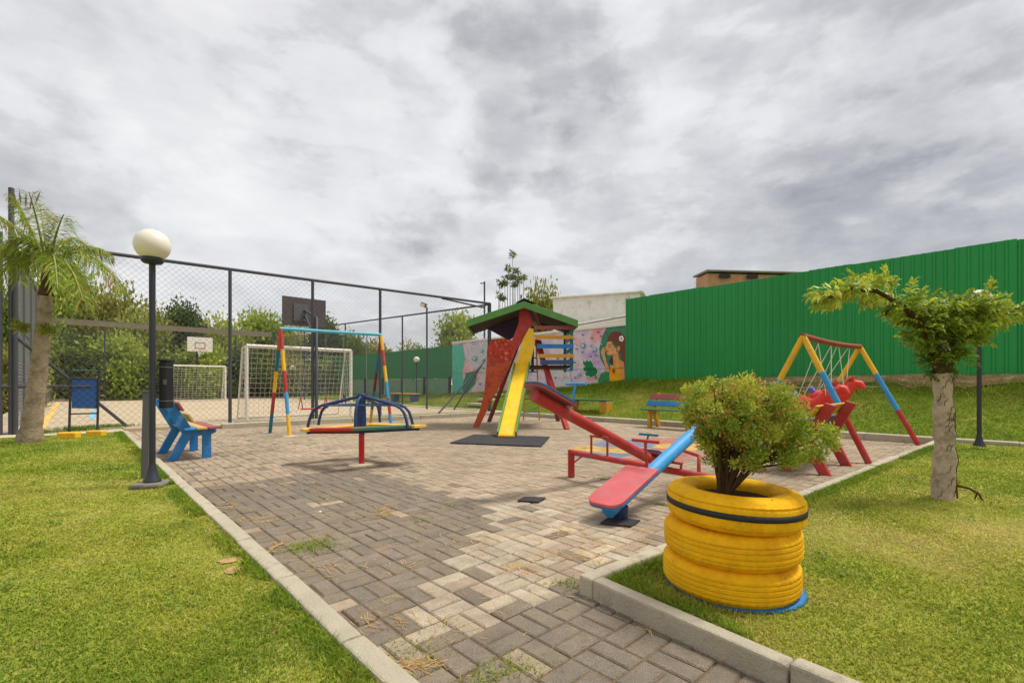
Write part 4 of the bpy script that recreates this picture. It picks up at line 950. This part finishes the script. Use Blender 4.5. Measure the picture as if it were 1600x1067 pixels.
# ------------------------------------------------------------------ tyre planter and shrub
def planter():
    cx, cy = 1.072, 2.33; root = thing('tyre_planter', 'planter of three stacked yellow painted tyres with a black stripe, on the right lawn', 'planter', (cx, cy, .065))
    def tyre(z, dx, dy, grooves, name='tyre', tilt=(0, 0), zig=False):
        h = .168; Ro, Ri = .304, .170
        prof = [(Ri, .040), (Ri+.012, .018), (Ri+.05, .005), (Ro-.050, .003), (Ro-.022, .009), (Ro-.009, .020), (Ro-.002, .032)]
        zs = np.linspace(.036, h-.036, 33)
        for q in zs:
            t = (q-h/2)/(h/2); g = 0
            for gz in grooves:
                if abs(q-gz*h) < .0019: g = .006
            prof.append((Ro+.006*(1-t*t)-g, float(q)))
        prof += [(Ro-.002, h-.032), (Ro-.009, h-.020), (Ro-.022, h-.009), (Ro-.050, h-.003), (Ro-.062, h+.001), (Ro-.070, h-.003), (Ri+.05, h-.006), (Ri+.012, h-.018), (Ri, h-.040), (Ri+.02, h*.5), (Ri, .040)]
        k = len(prof)
        def wob(i, j): return (-.0035 if (j % 3 == 0 and (3 <= i <= 9 or k-16 <= i <= k-9)) else 0)+(-.004 if (zig and j % 4 == 0 and 9 <= i <= 18) else 0)
        m = MB().lathe(prof, (0, 0, 0), 150, True, wob); rot = Matrix.Rotation(tilt[0], 3, 'X') @ Matrix.Rotation(tilt[1], 3, 'Y')
        m.v = [rot @ p + Vector((cx+dx, cy+dy, z)) for p in m.v]
        return m.build(name, 'tyre_paint', root), rot, Vector((cx+dx, cy+dy, z))
    MB().lathe([(.20, .0), (.308, .0), (.316, .008), (.306, .018), (.20, .02)], (cx+.018, cy+.012, .062), 64, wob=lambda i, j: .004*math.sin(j*2.3)).build('base_ring', 'tyre_blue', root)
    t1, r1, c1 = tyre(.064, -.004, 0, (.30, .43, .57, .70), tilt=(.0, .0))
    t2, r2, c2 = tyre(.224, .002, .0, (.28, .42, .58, .72), tilt=(.012, -.01))
    t3, r3, c3 = tyre(.384, .014, .0, (.76,), tilt=(.01, .03), zig=True)
    m = MB().lathe([(.302, .074), (.3125, .0745), (.3125, .102), (.302, .1025)], (0, 0, 0), 120); m.v = [r3 @ p + c3 for p in m.v]; m.build('stripe', 'tyre_black', t3)
    MB().lathe([(.001, .03), (.10, .035), (.18, .02), (.225, -.02)], (cx+.01, cy, .475), 40, wob=lambda i, j: .004*math.sin(j*1.7+i)).build('soil', 'soil', root)
    # shrub
    sb = Vector((cx-.02, cy, .51)); root = thing('shrub', 'yellow-green leafy shrub growing in the tyre planter', 'shrub', sb)
    st = MB(); tips = []
    base = P(1128, 765, cy); base.z = .49
    cl = [(1110, 625, 24), (1140, 612, 24), (1172, 618, 26), (1125, 655, 28), (1160, 650, 30), (1196, 640, 28), (1218, 662, 28), (1195, 680, 28), (1232, 690, 24), (1252, 670, 22), (1266, 690, 17), (1150, 690, 26), (1115, 690, 22), (1105, 660, 18), (1135, 718, 20), (1170, 712, 22), (1205, 712, 18), (1120, 722, 14), (1095, 640, 14), (1240, 650, 16), (1188, 606, 14), (1130, 598, 12), (1276, 682, 11), (1245, 715, 12), (1100, 612, 14), (1225, 705, 18), (1256, 702, 14), (1180, 660, 26), (1140, 640, 24)]
    cs, rs = [], []
    for _ in range(62):
        a = random.random()*6.283; q = random.random()**.5; px, py = 1166+72*q*math.cos(a), 668+58*q*math.sin(a)-.12*(1182-1182)
        c = P(px, py, cy); c.y += random.uniform(-.25, .25)*math.sqrt(max(.1, 1-q*q)); cs.append(np.array(c)); rs.append(random.uniform(.035, .065))
    for px, py, r in cl:
        for _ in range(3):
            dy = random.uniform(-.22, .22); c = P(px+random.gauss(0, r*.35), py+random.gauss(0, r*.3), cy); c.y += dy; cs.append(np.array(c)); rs.append(r/FOC*cy*random.uniform(.45, .8))
        t = P(px, py, cy); t.y += random.uniform(-.12, .12)
        k = P(1128+(px-1128)*.35, 735+(py-735)*.25, cy); k.y += (t.y-cy)*.4
        st.tube([base+Vector((random.gauss(0, .012), random.gauss(0, .012), -.02)), k, k.lerp(t, .6), t], [.010, .0075, .004, .002], 6)
    st.build('stems', 'dark_bark', root)
    v1 = blob_leaves(cs, np.array(rs), 44000, .0165, .0085, lin(112, 146, 46), lin(208, 210, 84), clumpvar=.6, shell=.15, up=.35)
    v2 = blob_leaves(cs[:80], np.array(rs[:80])*1.1, 4200, .016, .009, lin(186, 150, 60), lin(200, 120, 84), shell=.8)
    v, f, c = merge([v1, v2]); fast('foliage', v, f, 'leaf', root, c)
planter()

# ------------------------------------------------------------------ benches
def bench(label, loc, rz, frame, seat, back, group='slatted wooden benches'):
    root = thing('bench', label, 'bench', loc, rz, group); OFF[root.name] = Vector((0, 0, 0)); B = .004
    for x in (-.48, .48):
        fr = MB(); t = Vector((.075, 0, 0)); o = x-.0375
        pr = lambda pts: fr.prism([(o, y, z) for y, z in pts], t)
        pr([(.0, 0), (.115, 0), (.315, .40), (.19, .40)][::-1])                 # raking rear leg
        fr.build('rear_leg', frame, root, B); fr = MB(); o = x-.0365; t = Vector((.073, 0, 0))
        pr([(.205, .30), (.30, .40), (.055, .835), (-.05, .80)][::-1]); fr.build('back_support', frame, root, B); fr = MB(); o = x-.036; t = Vector((.072, 0, 0))
        pr([(.16, .31), (.52, .335), (.575, .36), (.58, .395), (.56, .415), (.18, .415)][::-1]); fr.build('seat_rail', frame, root, B); fr = MB(); o = x-.0355; t = Vector((.071, 0, 0))
        pr([(.41, 0), (.515, 0), (.515, .35), (.41, .35)][::-1]); fr.build('front_leg', frame, root, B)
    for k, m in enumerate(seat):
        MB().box((random.gauss(0, .008), .245+k*.135, .432+.002*k), (1.34, .125, .028)).build('seat_slat', m, root, B)
    for k, m in enumerate(back):
        y0, z0 = .215-.120*k, .560+.165*k
        MB().box((random.gauss(0, .008), y0+.035, z0+.02), (1.34, .026, .135), Matrix.Rotation(R(29), 3, 'X')).build('back_slat', m, root, B)
    return root
bench('blue framed bench with coloured slats beside the black lamp post', UW(.96, 8.40, .0), -R(47), 'p_blue', ('p_sky', 'p_tan', 'p_dull_red'), ('p_tan', 'p_dull_red'))
bench('yellow legged bench with red and blue backrest below the grass bank', UW(10.70, 5.62, 0), R(133), 'p_amber', ('p_dk_green', 'p_dk_green', 'p_dk_green'), ('p_blue', 'p_dull_red'))
bench('red framed bench seen from behind beside the right swing', UW(6.84, 1.47, 0), R(43), 'p_red', ('p_slate', 'p_amber', 'p_slate'), ('p_slate', 'p_amber'))
def block_bench(label, u, w, length, supp, top, z0):
    root = thing('slab_bench', label, 'bench', UW(u, w, z0), group='slab benches on the bank'); rot = Matrix.Rotation(A, 3, 'Z')
    for s in (-1, 1): MB().box(UW(u, w+s*length*.42, z0+.15), (.32, .26, .44), rot).build('support', supp, root, bevel=.01)
    MB().box(UW(u, w, z0+.40), (.38, length, .05), rot).build('seat_slab', top, root, bevel=.008)
block_bench('low green slab bench with yellow block supports on the bank', 11.75, 9.1, 1.5, 'p_amber', 'p_dk_green', .16)
block_bench('far yellow topped slab bench with blue supports in front of the green fence', 12.0, 20.6, 2.2, 'p_slate', 'p_amber', .18)
for k, (u, w) in enumerate(((11.8, 14.6), (12.5, 14.9), (13.2, 15.1))):
    o = MB().box(UW(u, w, float(berm_z(u, w))+.06), (.45, .9, .10), Matrix.Rotation(A, 3, 'Z')).build('step_slab', 'path', None, bevel=.01)
    tag(o, ('lowest', 'middle', 'highest')[k]+' pale concrete step on the bank left of the slide', 'step', 'steps up the bank')
o = MB().box(UW(13.3, 6.35, float(berm_z(13.3, 6.35))+.08), (.10, .62, .07), Matrix.Rotation(A, 3, 'Z')).build('loose_brick_row', 'clay_brick', None, bevel=.01)
tag(o, 'short orange brick ledge high on the bank behind the shrub', 'brick')

# ------------------------------------------------------------------ left swing
def band_leg(root, p0, p1, cols, r=.035, name='leg'):
    n = len(cols); first = None
    for i, c in enumerate(cols):
        a, b = p0.lerp(p1, i/n), p0.lerp(p1, (i+1)/n); m = MB().tube([a, b], r+.0006*(i % 2), 12)
        if first is None: first = m.build(name, c, root)
        else: m.build('painted_band', c, first)
def swing_left():
    root = thing('swing_set', 'swing with colour-banded legs and pale blue crossbar in front of the goal', 'swing', UW(4.25, 10.4, 0))
    a, b = UW(3.2, 10.48, 2.2), UW(5.32, 10.2, 2.2)
    band_leg(root, a, UW(3.14, 11.0, 0), ('p_orange', 'p_teal', 'p_yellow', 'p_red', 'p_teal')); band_leg(root, a, UW(3.22, 10.0, 0), ('p_red', 'p_yellow', 'p_red', 'p_sky', 'p_yellow'))
    band_leg(root, b, UW(5.36, 10.85, 0), ('p_rust', 'p_teal', 'p_dark_red', 'p_teal', 'p_amber')); band_leg(root, b, UW(5.27, 9.6, 0), ('p_yellow', 'p_red', 'p_yellow', 'p_sky', 'p_red', 'p_sky'))
    MB().tube([a-(b-a)*.01, b+(b-a)*.01], .036, 12).build('crossbar', 'p_cyan', root)
    for k, (t0, t1, m, z) in enumerate(((.18, .42, 'p_bright_red', .52), (.60, .84, 'p_navy', .58))):
        p, q = a.lerp(b, t0), a.lerp(b, t1); s = root
        seat = MB().tube([(p.x, p.y, z), (q.x, q.y, z)], .016, 8).build('seat_bar', m, root)
        for e in (p, q):
            MB().tube([e, (e.x, e.y, z+.24)], .006, 5).build('chain', 'wire_pale', root)
            dd = (q-p).normalized()*.045; ap = Vector((e.x, e.y, z+.25)); MB().tube([ap, ap-Vector((0, 0, .25))-dd, ap-Vector((0, 0, .25))+dd, ap], .010, 6).build('stirrup', m, seat)
    for p in (UW(5.27, 9.6, .004), UW(3.22, 10.0, .004)): MB().lathe([(.001, .014), (.10, .012), (.13, 0)], p, 16).build('footing', 'path', root)
swing_left()

# ------------------------------------------------------------------ roundabout
def roundabout():
    c = G(565, 725); root = thing('roundabout', 'small roundabout with red post, blue arched rails and coloured plank seats', 'roundabout', c)
    MB().tube([c, c+Vector((0, 0, .50))], .036, 16).build('post', 'p_bright_red', root)
    MB().lathe([(.001, .012), (.12, .010), (.17, 0)], c, 24).build('footing', 'path', root)
    MB().tube([c+Vector((0, 0, .46)), c+Vector((0, 0, .72)), c+Vector((0, 0, .91))], [.062, .056, .044], 16).build('hub', 'p_navy', root)
    MB().lathe([(.05, 0), (.05, .02), (.001, .022)], c+Vector((0, 0, .905)), 16).build('hub_cap', 'p_navy', root)
    crn = {'l': c+Vector((-.83, .06, .445)), 'n': c+Vector((.07, -.56, .512)), 'r': c+Vector((.85, .0, .505)), 'f': c+Vector((-.02, .66, .47))}
    wd = .20
    for p, q, m in (('l', 'n', 'p_bright_red'), ('n', 'r', 'p_dk_green'), ('r', 'f', 'p_yellow'), ('f', 'l', 'p_yellow')):
        a, b = crn[p], crn[q]; d = (b-a).normalized(); inw = (c+Vector((0, 0, .47))-(a+b)/2); inw = (inw-d*inw.dot(d)).normalized()
        MB().bar(a+inw*wd/2, b+inw*wd/2, wd, .036).build('seat_plank', m, root, .004)
        MB().bar(a+d*.06+inw*.09-Vector((0, 0, .038)), b-d*.06+inw*.09-Vector((0, 0, .038)), .035, .035).build('seat_bearer', 'p_dark_red' if m == 'p_bright_red' else 'p_navy', root)
    # arms from hub top out and down to the seats
    bends = []
    for ang in (165, 193, -14, 9, 85, 265):
        a = R(ang); e = Vector((math.cos(a), math.sin(a), 0)); h = c+Vector((0, 0, .89))+e*.03
        if ang == 265: pts = [h, h+e*.10+Vector((0, 0, -.06)), h+e*.16+Vector((0, 0, -.20)), h+e*.17+Vector((0, 0, -.42))]
        else: pts = [h, h+e*.46+Vector((0, 0, -.115)), h+e*.53+Vector((0, 0, -.15)), h+e*.58+Vector((0, 0, -.21)), h+e*.61+Vector((0, 0, -.30)), h+e*.63+Vector((0, 0, -.39))]; bends.append(pts[1])
        MB().tube(pts, .019, 10).build('rail_arm', 'p_slate' if ang in (80,) else 'p_navy', root)
    bends.sort(key=lambda p: math.atan2(p.y-c.y, p.x-c.x)); MB().tube(bends+[bends[0]], .011, 8).build('ring_rail', 'p_slate', root)
    for ang in (20, 110, 200, 290): a = R(ang); MB().tube([c+Vector((0, 0, .44)), c+Vector((.5*math.cos(a), .5*math.sin(a), .44))], .017, 8).build('spoke', 'p_dark_red', root)
roundabout()

# ------------------------------------------------------------------ slide tower
def slide():
    Y = 11.4; root = thing('slide_tower', 'red timber slide tower with green gable roof and yellow slide', 'slide', G(810, 665))
    T = Vector((0, .07, 0))
    def board(name, poly, m, Yb, th=.07): return MB().prism([P(x, y, Yb) for x, y in poly], (0, th, 0)).build(name, m, root, .004)
    board('front_leg', [(738, 668.5), (748, 668.5), (770, 622), (783, 600), (797, 572), (806, 548), (800, 532), (786, 528), (768, 530), (761, 545), (760, 575), (757, 610), (750, 640)], mat('mottled', lin(196, 84, 40), .6, var=.25, vscale=6, bump=.2, color2=lin(150, 52, 40), c2scale=6, c2lo=.45, c2hi=.6), Y)
    board('gable_post', [(806, 548), (826, 520), (833, 505), (826, 484), (819, 474), (812, 478), (810, 505), (800, 532)], 'p_red', Y+.005)
    board('painted_panel', [(768, 531), (786, 529), (800, 533), (803, 548), (796, 562), (778, 566), (764, 556)], mat('mottled_red', lin(176, 52, 34), .7, var=.45, vscale=11, bump=.2, color2=lin(206, 120, 84), c2scale=13, c2lo=.55, c2hi=.62), Y-.012, .010)
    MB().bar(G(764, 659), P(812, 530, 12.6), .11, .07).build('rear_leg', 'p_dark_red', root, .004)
    MB().bar(G(886, 671), P(838, 532, 11.9), .12, .08).build('front_leg', 'p_red', root, .004)
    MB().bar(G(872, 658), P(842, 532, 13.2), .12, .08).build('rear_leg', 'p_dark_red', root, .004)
    # platform and balustrade
    z = 1.5
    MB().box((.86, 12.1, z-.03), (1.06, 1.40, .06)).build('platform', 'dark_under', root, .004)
    for (x, yy) in ((893, 11.35), (893, 12.75), (836, 12.75)):
        X = (x-800)/FOC*11.35 if yy < 12 else (x-800)/FOC*11.35
        MB().box((X, yy, (1.38+2.60)/2), (.075, .075, 1.24)).build('corner_post', 'p_teal', root, .004)
    for k, (py, h, m) in enumerate(((512, .09, 'p_dull_red'), (527, .085, 'p_amber'), (541, .10, 'p_blue'), (556, .09, 'p_amber'), (566, .11, 'p_slate'))):
        zz = CAMH+(HOR-py)/FOC*11.3; x0, x1 = (834+k*2.5-800)/FOC*11.3, (896-800)/FOC*11.3
        MB().box(((x0+x1)/2, 11.29, zz), (x1-x0, .03, h)).build('balustrade_slat', m, root, .003)
    for k, (py, m) in enumerate(((527, 'p_amber'), (545, 'p_blue'), (562, 'p_amber'))):
        MB().box((1.44, 12.05, CAMH+(HOR-py)/FOC*11.3), (.03, 1.4, .09)).build('balustrade_slat', m, root, .003)
    # slide chute
    b0, b1 = Vector((-.10, 9.18, .075)), Vector((.245, 11.34, 1.53)); d = (b1-b0).normalized(); hz = Vector((d.x, d.y, 0)).normalized(); sd_ = Vector((hz.y, -hz.x, 0)); nn = sd_.cross(d).normalized()
    if nn.z < 0: nn = -nn
    ch = MB(); hw = .165
    ch.prism([b0-sd_*hw, b0+sd_*hw, b1+sd_*hw, b1-sd_*hw], -nn*.03); ch.build('chute', 'p_slide', root, .004)
    for s in (-1, 1):
        MB().bar(b0+sd_*s*(hw+.016)+nn*.02, b1+sd_*s*(hw+.016)+nn*.02, .028, .10, nn).build('side_rail', 'p_green', root, .004)
    lip = b0-hz*.09-Vector((0, 0, .015)); MB().prism([b0-sd_*hw-nn*.002, b0+sd_*hw-nn*.002, lip+sd_*hw, lip-sd_*hw], (0, 0, -.03)).build('chute_lip', 'p_amber', root, .004)
    MB().box(b0-hz*.02+Vector((0, 0, -.06)), (.36, .05, .05)).build('chute_foot', 'dark_under', root)
    board('yellow_side_board', [(804.5, 572), (828, 572), (836, 535), (834, 514), (827, 512), (817, 530)], 'p_slide', Y-.06, .03)
    # ladder
    for px0, px1 in ((818, 824), (843, 838)):
        MB().tube([G(px0, 656), P(px1, 545, 13.0)], .022, 8).build('ladder_stile', 'p_amber', root)
    for k in range(5):
        t = .12+.19*k; p = G(818, 656).lerp(P(824, 545, 13.0), t); q = G(843, 656).lerp(P(838, 545, 13.0), t)
        MB().bar(p, q, .04, .03).build('ladder_rung', ('p_blue', 'p_dk_green', 'dark_under')[k % 3], root, .003)
    # roof
    rn, ln_, rr = P(819, 470, 11.1), P(729, 500, 11.1), P(903, 500, 11.1); dep = Vector((0, 2.1, 0)); th = Vector((0, 0, -.15))
    for e, nm in ((ln_, 'roof_slope'), (rr, 'roof_slope')):
        r_ = MB(); r_.prism([rn, e, e+dep, rn+dep], (0, 0, -.085)); r_.build(nm, 'p_green', root, .004)
        f_ = MB(); f_.prism([rn+Vector((0, -.03, -.01)), e+Vector((0, -.03, -.01)), e+Vector((0, -.03, -.17)), rn+Vector((0, -.03, -.17))], (0, .028, 0)); f_.build('fascia', 'p_green', root, .004)
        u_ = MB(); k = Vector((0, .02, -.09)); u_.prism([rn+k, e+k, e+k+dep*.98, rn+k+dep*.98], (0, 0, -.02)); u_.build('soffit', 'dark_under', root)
        s_ = MB(); s_.prism([e+Vector((0, -.02, -.02)), e+Vector((0, 0, -.02))+dep, e+Vector((0, 0, -.17))+dep, e+Vector((0, -.02, -.17))], (.03 if e.x < 0 else -.03, 0, 0)); s_.build('eave_board', 'p_green', root, .004)
    MB().prism([rn+Vector((-.19, -.05, -.045)), rn+Vector((0, -.05, .06)), rn+Vector((.24, -.05, -.055)), rn+Vector((0, -.05, .02))], dep*1.04).build('ridge_cap', 'black', root, .004)
    board('gable_panel', [(745, 508), (772, 498), (812, 487), (812, 520), (795, 532), (766, 516)], 'p_purple', 12.9, .03)
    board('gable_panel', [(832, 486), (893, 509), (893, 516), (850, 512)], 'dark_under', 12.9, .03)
    MB().bar(P(833, 480, 11.3), P(846, 512, 11.9), .06, .05).build('roof_brace', 'p_dull_red', root, .004)
    MB().bar(P(889, 500, 11.3), P(889, 509, 11.3), .09, .07).build('roof_prop', 'grey_metal', root)
    tag(MB().prism([G(703, 693, .002), G(740.6, 680, .002), G(859, 683.5, .002), G(845.6, 698.5, .002)][::-1], (0, 0, .022)).build('rubber_mat', 'rubber', None, .004), 'large black rubber mat at the foot of the yellow slide', 'mat')
    g = G(830, 782); tag(MB().prism([g+Vector((-.125, -.05, .004)), g+Vector((.06, -.10, .004)), g+Vector((.135, .06, .004)), g+Vector((-.06, .09, .004))], (0, 0, .014)).build('drain_cover', 'rubber', None, .003), 'small dark square cover lying in the middle of the paving', 'drain cover')
    g = G(968, 818); tag(MB().prism([g+Vector((-.15, -.02, .004)), g+Vector((.06, -.10, .004)), g+Vector((.17, .05, .004)), g+Vector((-.05, .14, .004))], (0, 0, .012)).build('rubber_mat', 'rubber', None, .003), 'small black rubber pad under the pink seesaw seat', 'mat')
slide()

# ------------------------------------------------------------------ seesaw
def seesaw():
    A0 = Vector((.67, 5.36, 0)); ad = Vector((.55, -.835, 0)).normalized(); U_ = UW(1, 0); zb = .28
    root = thing('seesaw_frame', 'low red pipe frame carrying the two seesaw beams', 'seesaw frame', A0)
    A1 = A0+ad*2.05; up = Vector((0, 0, zb))
    MB().tube([A0+up, A1+up], .030, 14).build('axle_pipe', 'p_red', root)
    for p in (A0, A1): MB().bar(p, p+up+Vector((0, 0, .03)), .07, .07).build('post', 'p_red', root, .006)
    MB().tube([A0+Vector((0, 0, .14)), A0+ad*.22+up], .009, 6).build('gusset', 'p_red', root)
    B0, B1 = G(1092, 740), G(1050, 727)
    MB().tube([B0, B0+Vector((0, 0, .21)), B1+Vector((0, 0, .24))], .022, 10).build('stop_rail', 'p_red', root)
    def seesaw_beam(label, pivot, zp, slope, s0, s1, m, seats, handles, dirv, foot=None):
        r = thing('seesaw_beam', label, 'seesaw', (pivot.x, pivot.y, 0), group='seesaw beams')
        at = lambda s, dz=0: Vector((pivot.x, pivot.y, zp))+dirv*s+Vector((0, 0, -slope*s+dz))
        ax = (dirv+Vector((0, 0, -slope))).normalized(); side = Vector((-dirv.y, dirv.x, 0)); nn = ax.cross(side); nn = nn if nn.z > 0 else -nn
        MB().tube([at(s0), at(s1)], .058, 24).build('beam_pipe', m, r, .003)
        b = MB()
        for e in (-.12, .12): b.tube([Vector((pivot.x, pivot.y, zb))+ad*e, Vector((pivot.x, pivot.y, zp-.06))+ad*e], .012, 8)
        b.tube([Vector((pivot.x, pivot.y, zp-.06))-ad*.132, Vector((pivot.x, pivot.y, zp-.06))+ad*.132], .013, 8); b.build('pivot_bracket', 'p_red', r)
        for (sa, sb, w, mt, mb_) in seats:
            e = 1 if sb > sa else -1; pts = []
            c0, c1 = at(sa)+nn*.064, at(sb)+nn*.064; w2 = w/2; k = (c1-c0).normalized(); n = 5; rr = .09
            pts = [c0-side*w2, c0+side*w2]
            for q in range(n+1): a = math.pi/2*q/n; pts.append(c1-k*rr+side*(w2-rr)+k*rr*math.sin(a)+side*rr*math.cos(a))
            for q in range(n+1): a = math.pi/2*(1-q/n); pts.append(c1-k*rr-side*(w2-rr)+k*rr*math.sin(a)-side*rr*math.cos(a))
            pts = pts if (pts[1]-pts[0]).cross(pts[2]-pts[1]).dot(nn) > 0 else pts[::-1]
            st = MB().prism([p+nn*.014 for p in pts], nn*.028).build('seat', mt, r, .006)
            MB().prism(pts, nn*.013).build('seat_underside', mb_, st)
        for (s, h, lean, m2) in handles:
            p = at(s)+nn*.05; q = p+Vector((0, 0, h))+dirv*lean
            hd = MB().tube([p, q], .012, 8).build('handle_post', m2, r); MB().tube([q-side*.125, q+side*.125], .014, 8).build('handle_grip', m2, hd)
        if foot: MB().tube([at(foot)-nn*.03+ax*.0, at(foot)-nn*.03+Vector((0, 0, -.10))], [.075, .068], 16).build('tyre_buffer', 'p_navy', r)
        return r
    p1 = A0+ad*.45; seesaw_beam('long red seesaw beam with a dark blue seat raised at its left end', p1, .555, .40, -.98, 1.30, 'p_red', ((-.55, -1.06, .26, 'p_slate', 'p_dull_red'), (.95, 1.38, .26, 'p_slate', 'p_dull_red')), ((-.50, .25, .10, 'p_sky'), (.86, .19, .09, 'p_teal')), U_)
    p2 = A0+ad*1.346; seesaw_beam('bright blue seesaw beam with a pink seat resting low at its near end', p2, .415, -.355, -.93, 1.25, 'p_sky', ((-.42, -1.0, .30, 'p_pink', 'p_blue'), (.8, 1.3, .26, 'p_pink', 'p_blue')), ((-.36, .24, -.03, 'p_red'), (.72, .22, .03, 'p_red')), U_, foot=-.80)
seesaw()

# ------------------------------------------------------------------ right swing with horse seats
def swing_right():
    root = thing('swing_set', 'yellow, blue and red A-frame swing with rusty crossbar near the right kerb', 'swing', UW(9.2, 2.07, 0))
    a, b = UW(7.72, 2.13, 1.74), UW(10.68, 2.02, 1.74)
    def leg(p, q, fr):
        f = MB().tube([p, p.lerp(q, fr[0])], .040, 14).build('leg', 'p_yellow', root)
        MB().tube([p.lerp(q, fr[0]), p.lerp(q, fr[1])], .0405, 14).build('painted_band', 'p_sky', f); MB().tube([p.lerp(q, fr[1]), q], .040, 14).build('painted_band', 'p_red', f)
    leg(a, UW(7.72, 1.36, 0), (.30, .58)); leg(a, UW(7.72, 2.98, 0), (.36, .62)); leg(b, UW(10.68, 1.19, 0), (.29, .66)); leg(b, UW(10.68, 2.9, 0), (.36, .62))
    pts = [a.lerp(b, t)+Vector((0, 0, -.03*math.sin(math.pi*t))) for t in np.linspace(-.01, 1.01, 12)]
    MB().tube(pts, .042, 14).build('crossbar', 'p_rust', root)
    for c0, w in ((7.72, 1.7), (10.68, 1.7)): MB().tube([UW(c0, 1.70, 1.0), UW(c0, 2.55, 1.0)], .008, 6).build('tie_wire', 'wire_pale', root)
    for i, (u, zc, lab, tw) in enumerate(((8.70, .76, 'red plastic rocking-horse swing seat with a violet handle, nearer one', -.1), (9.70, .84, 'red plastic rocking-horse swing seat showing its head on the right', .12))):
        c = UW(u, 2.16, zc); r = thing('horse_swing_seat', lab, 'swing seat', c, group='horse swing seats')
        f = (UW(0, -1)*math.cos(tw)+UW(1, 0)*math.sin(tw)); up = Vector((0, 0, 1)); sd_ = f.cross(up)
        q = lambda x, z, s=0: c+f*(x*.84-.05)+up*z*1.05+sd_*s
        body = MB().tube([q(-.44, -.10), q(-.38, -.05), q(-.25, -.02), q(-.10, -.06), (q(.04, -.04)), q(.18, .06), q(.28, .15), q(.36, .20), q(.45, .19), q(.52, .13)], [.03, .10, .135, .12, .125, .125, .095, .085, .070, .03], 16).build('horse_body', 'p_plastic', r)
        for s in (-1, 1):
            MB().tube([q(.33, .25, .045*s), q(.33, .33, .05*s)], [.03, .006], 8).build('ear', 'p_red', body)
        MB().tube([q(-.34, .06), q(-.40, .13), q(-.46, .10)], [.05, .05, .03], 10).build('tail_grip', 'p_violet', body)
        MB().tube([q(.14, .18, -.13), q(.14, .18, .13)], .015, 8).build('handle', 'p_orange', body)
        MB().tube([q(.16, .17), q(.27, .29), q(.36, .31)], [.03, .035, .02], 8).build('mane', 'p_orange', body)
        for x, s in ((-.28, -1), (-.28, 1), (.20, -1), (.20, 1)):
            e = q(x, .08, .10*s); t = min(.97, max(.03, (toUW(e)[0]+.22*s*(-1 if tw > 0 else -1)-7.72)/2.96)); MB().tube([a.lerp(b, t)-Vector((0, 0, .04)), e], .006, 5).build('chain', 'cord', r)
swing_right()

# ------------------------------------------------------------------ blue board and yellow blocks by the court
def board():
    a, b = G(108, 672, .08), G(152, 670, .08); top = 1.36
    root = thing('notice_board', 'blue panel in a dark metal frame on legs at the court entrance', 'board', a)
    rx = (b-a).normalized()
    for p in (a, b): MB().tube([p+Vector((0, 0, -.05)), p+Vector((.04, 0, top-.08))], .022, 8).build('leg', 'dark_metal', root)
    at = lambda t, z: a.lerp(b, t)+Vector((.04*z/top, 0, z))
    for z, m in ((1.26, 'p_dk_green'), (1.09, 'dark_metal'), (.34, 'dark_metal')): MB().tube([at(0, z), at(1, z)], .016, 8).build('cross_rail', m, root)
    p, q, r_, s = at(.06, .46), at(.94, .44), at(.94, 1.07), at(.06, 1.07); MB().prism([p, q, r_, s], (0, .02, 0)).build('panel', 'foil_blue', root, .003)
    for k, (px, py, w) in enumerate(((104, 683, .32), (147, 680, .28))):
        g = G(px, py, .05); o = MB().box(g+Vector((0, .05, .03)), (w, .16, .12), Matrix.Rotation(.15, 3, 'Z')).build('concrete_block', 'p_yellow', None, bevel=.02)
        tag(o, ('left', 'right')[k]+' yellow painted concrete block in front of the blue board', 'block', 'yellow blocks')
board()
def bits():
    for px, py, lab in ((499, 800, 'scrap of white paper on the dark pavers'), (905, 1035, 'unused')):
        if lab == 'unused': continue
        g = G(px, py, .004); o = MB().add([g+Vector((-.02, -.008, 0)), g+Vector((.0, -.014, .006)), g+Vector((.022, .002, .003)), g+Vector((.004, .012, .009)), g+Vector((-.012, .01, .002))], [[0, 1, 3, 4], [1, 2, 3]]).build('paper_scrap', 'white_paint', None)
        tag(o, lab, 'litter')
bits()
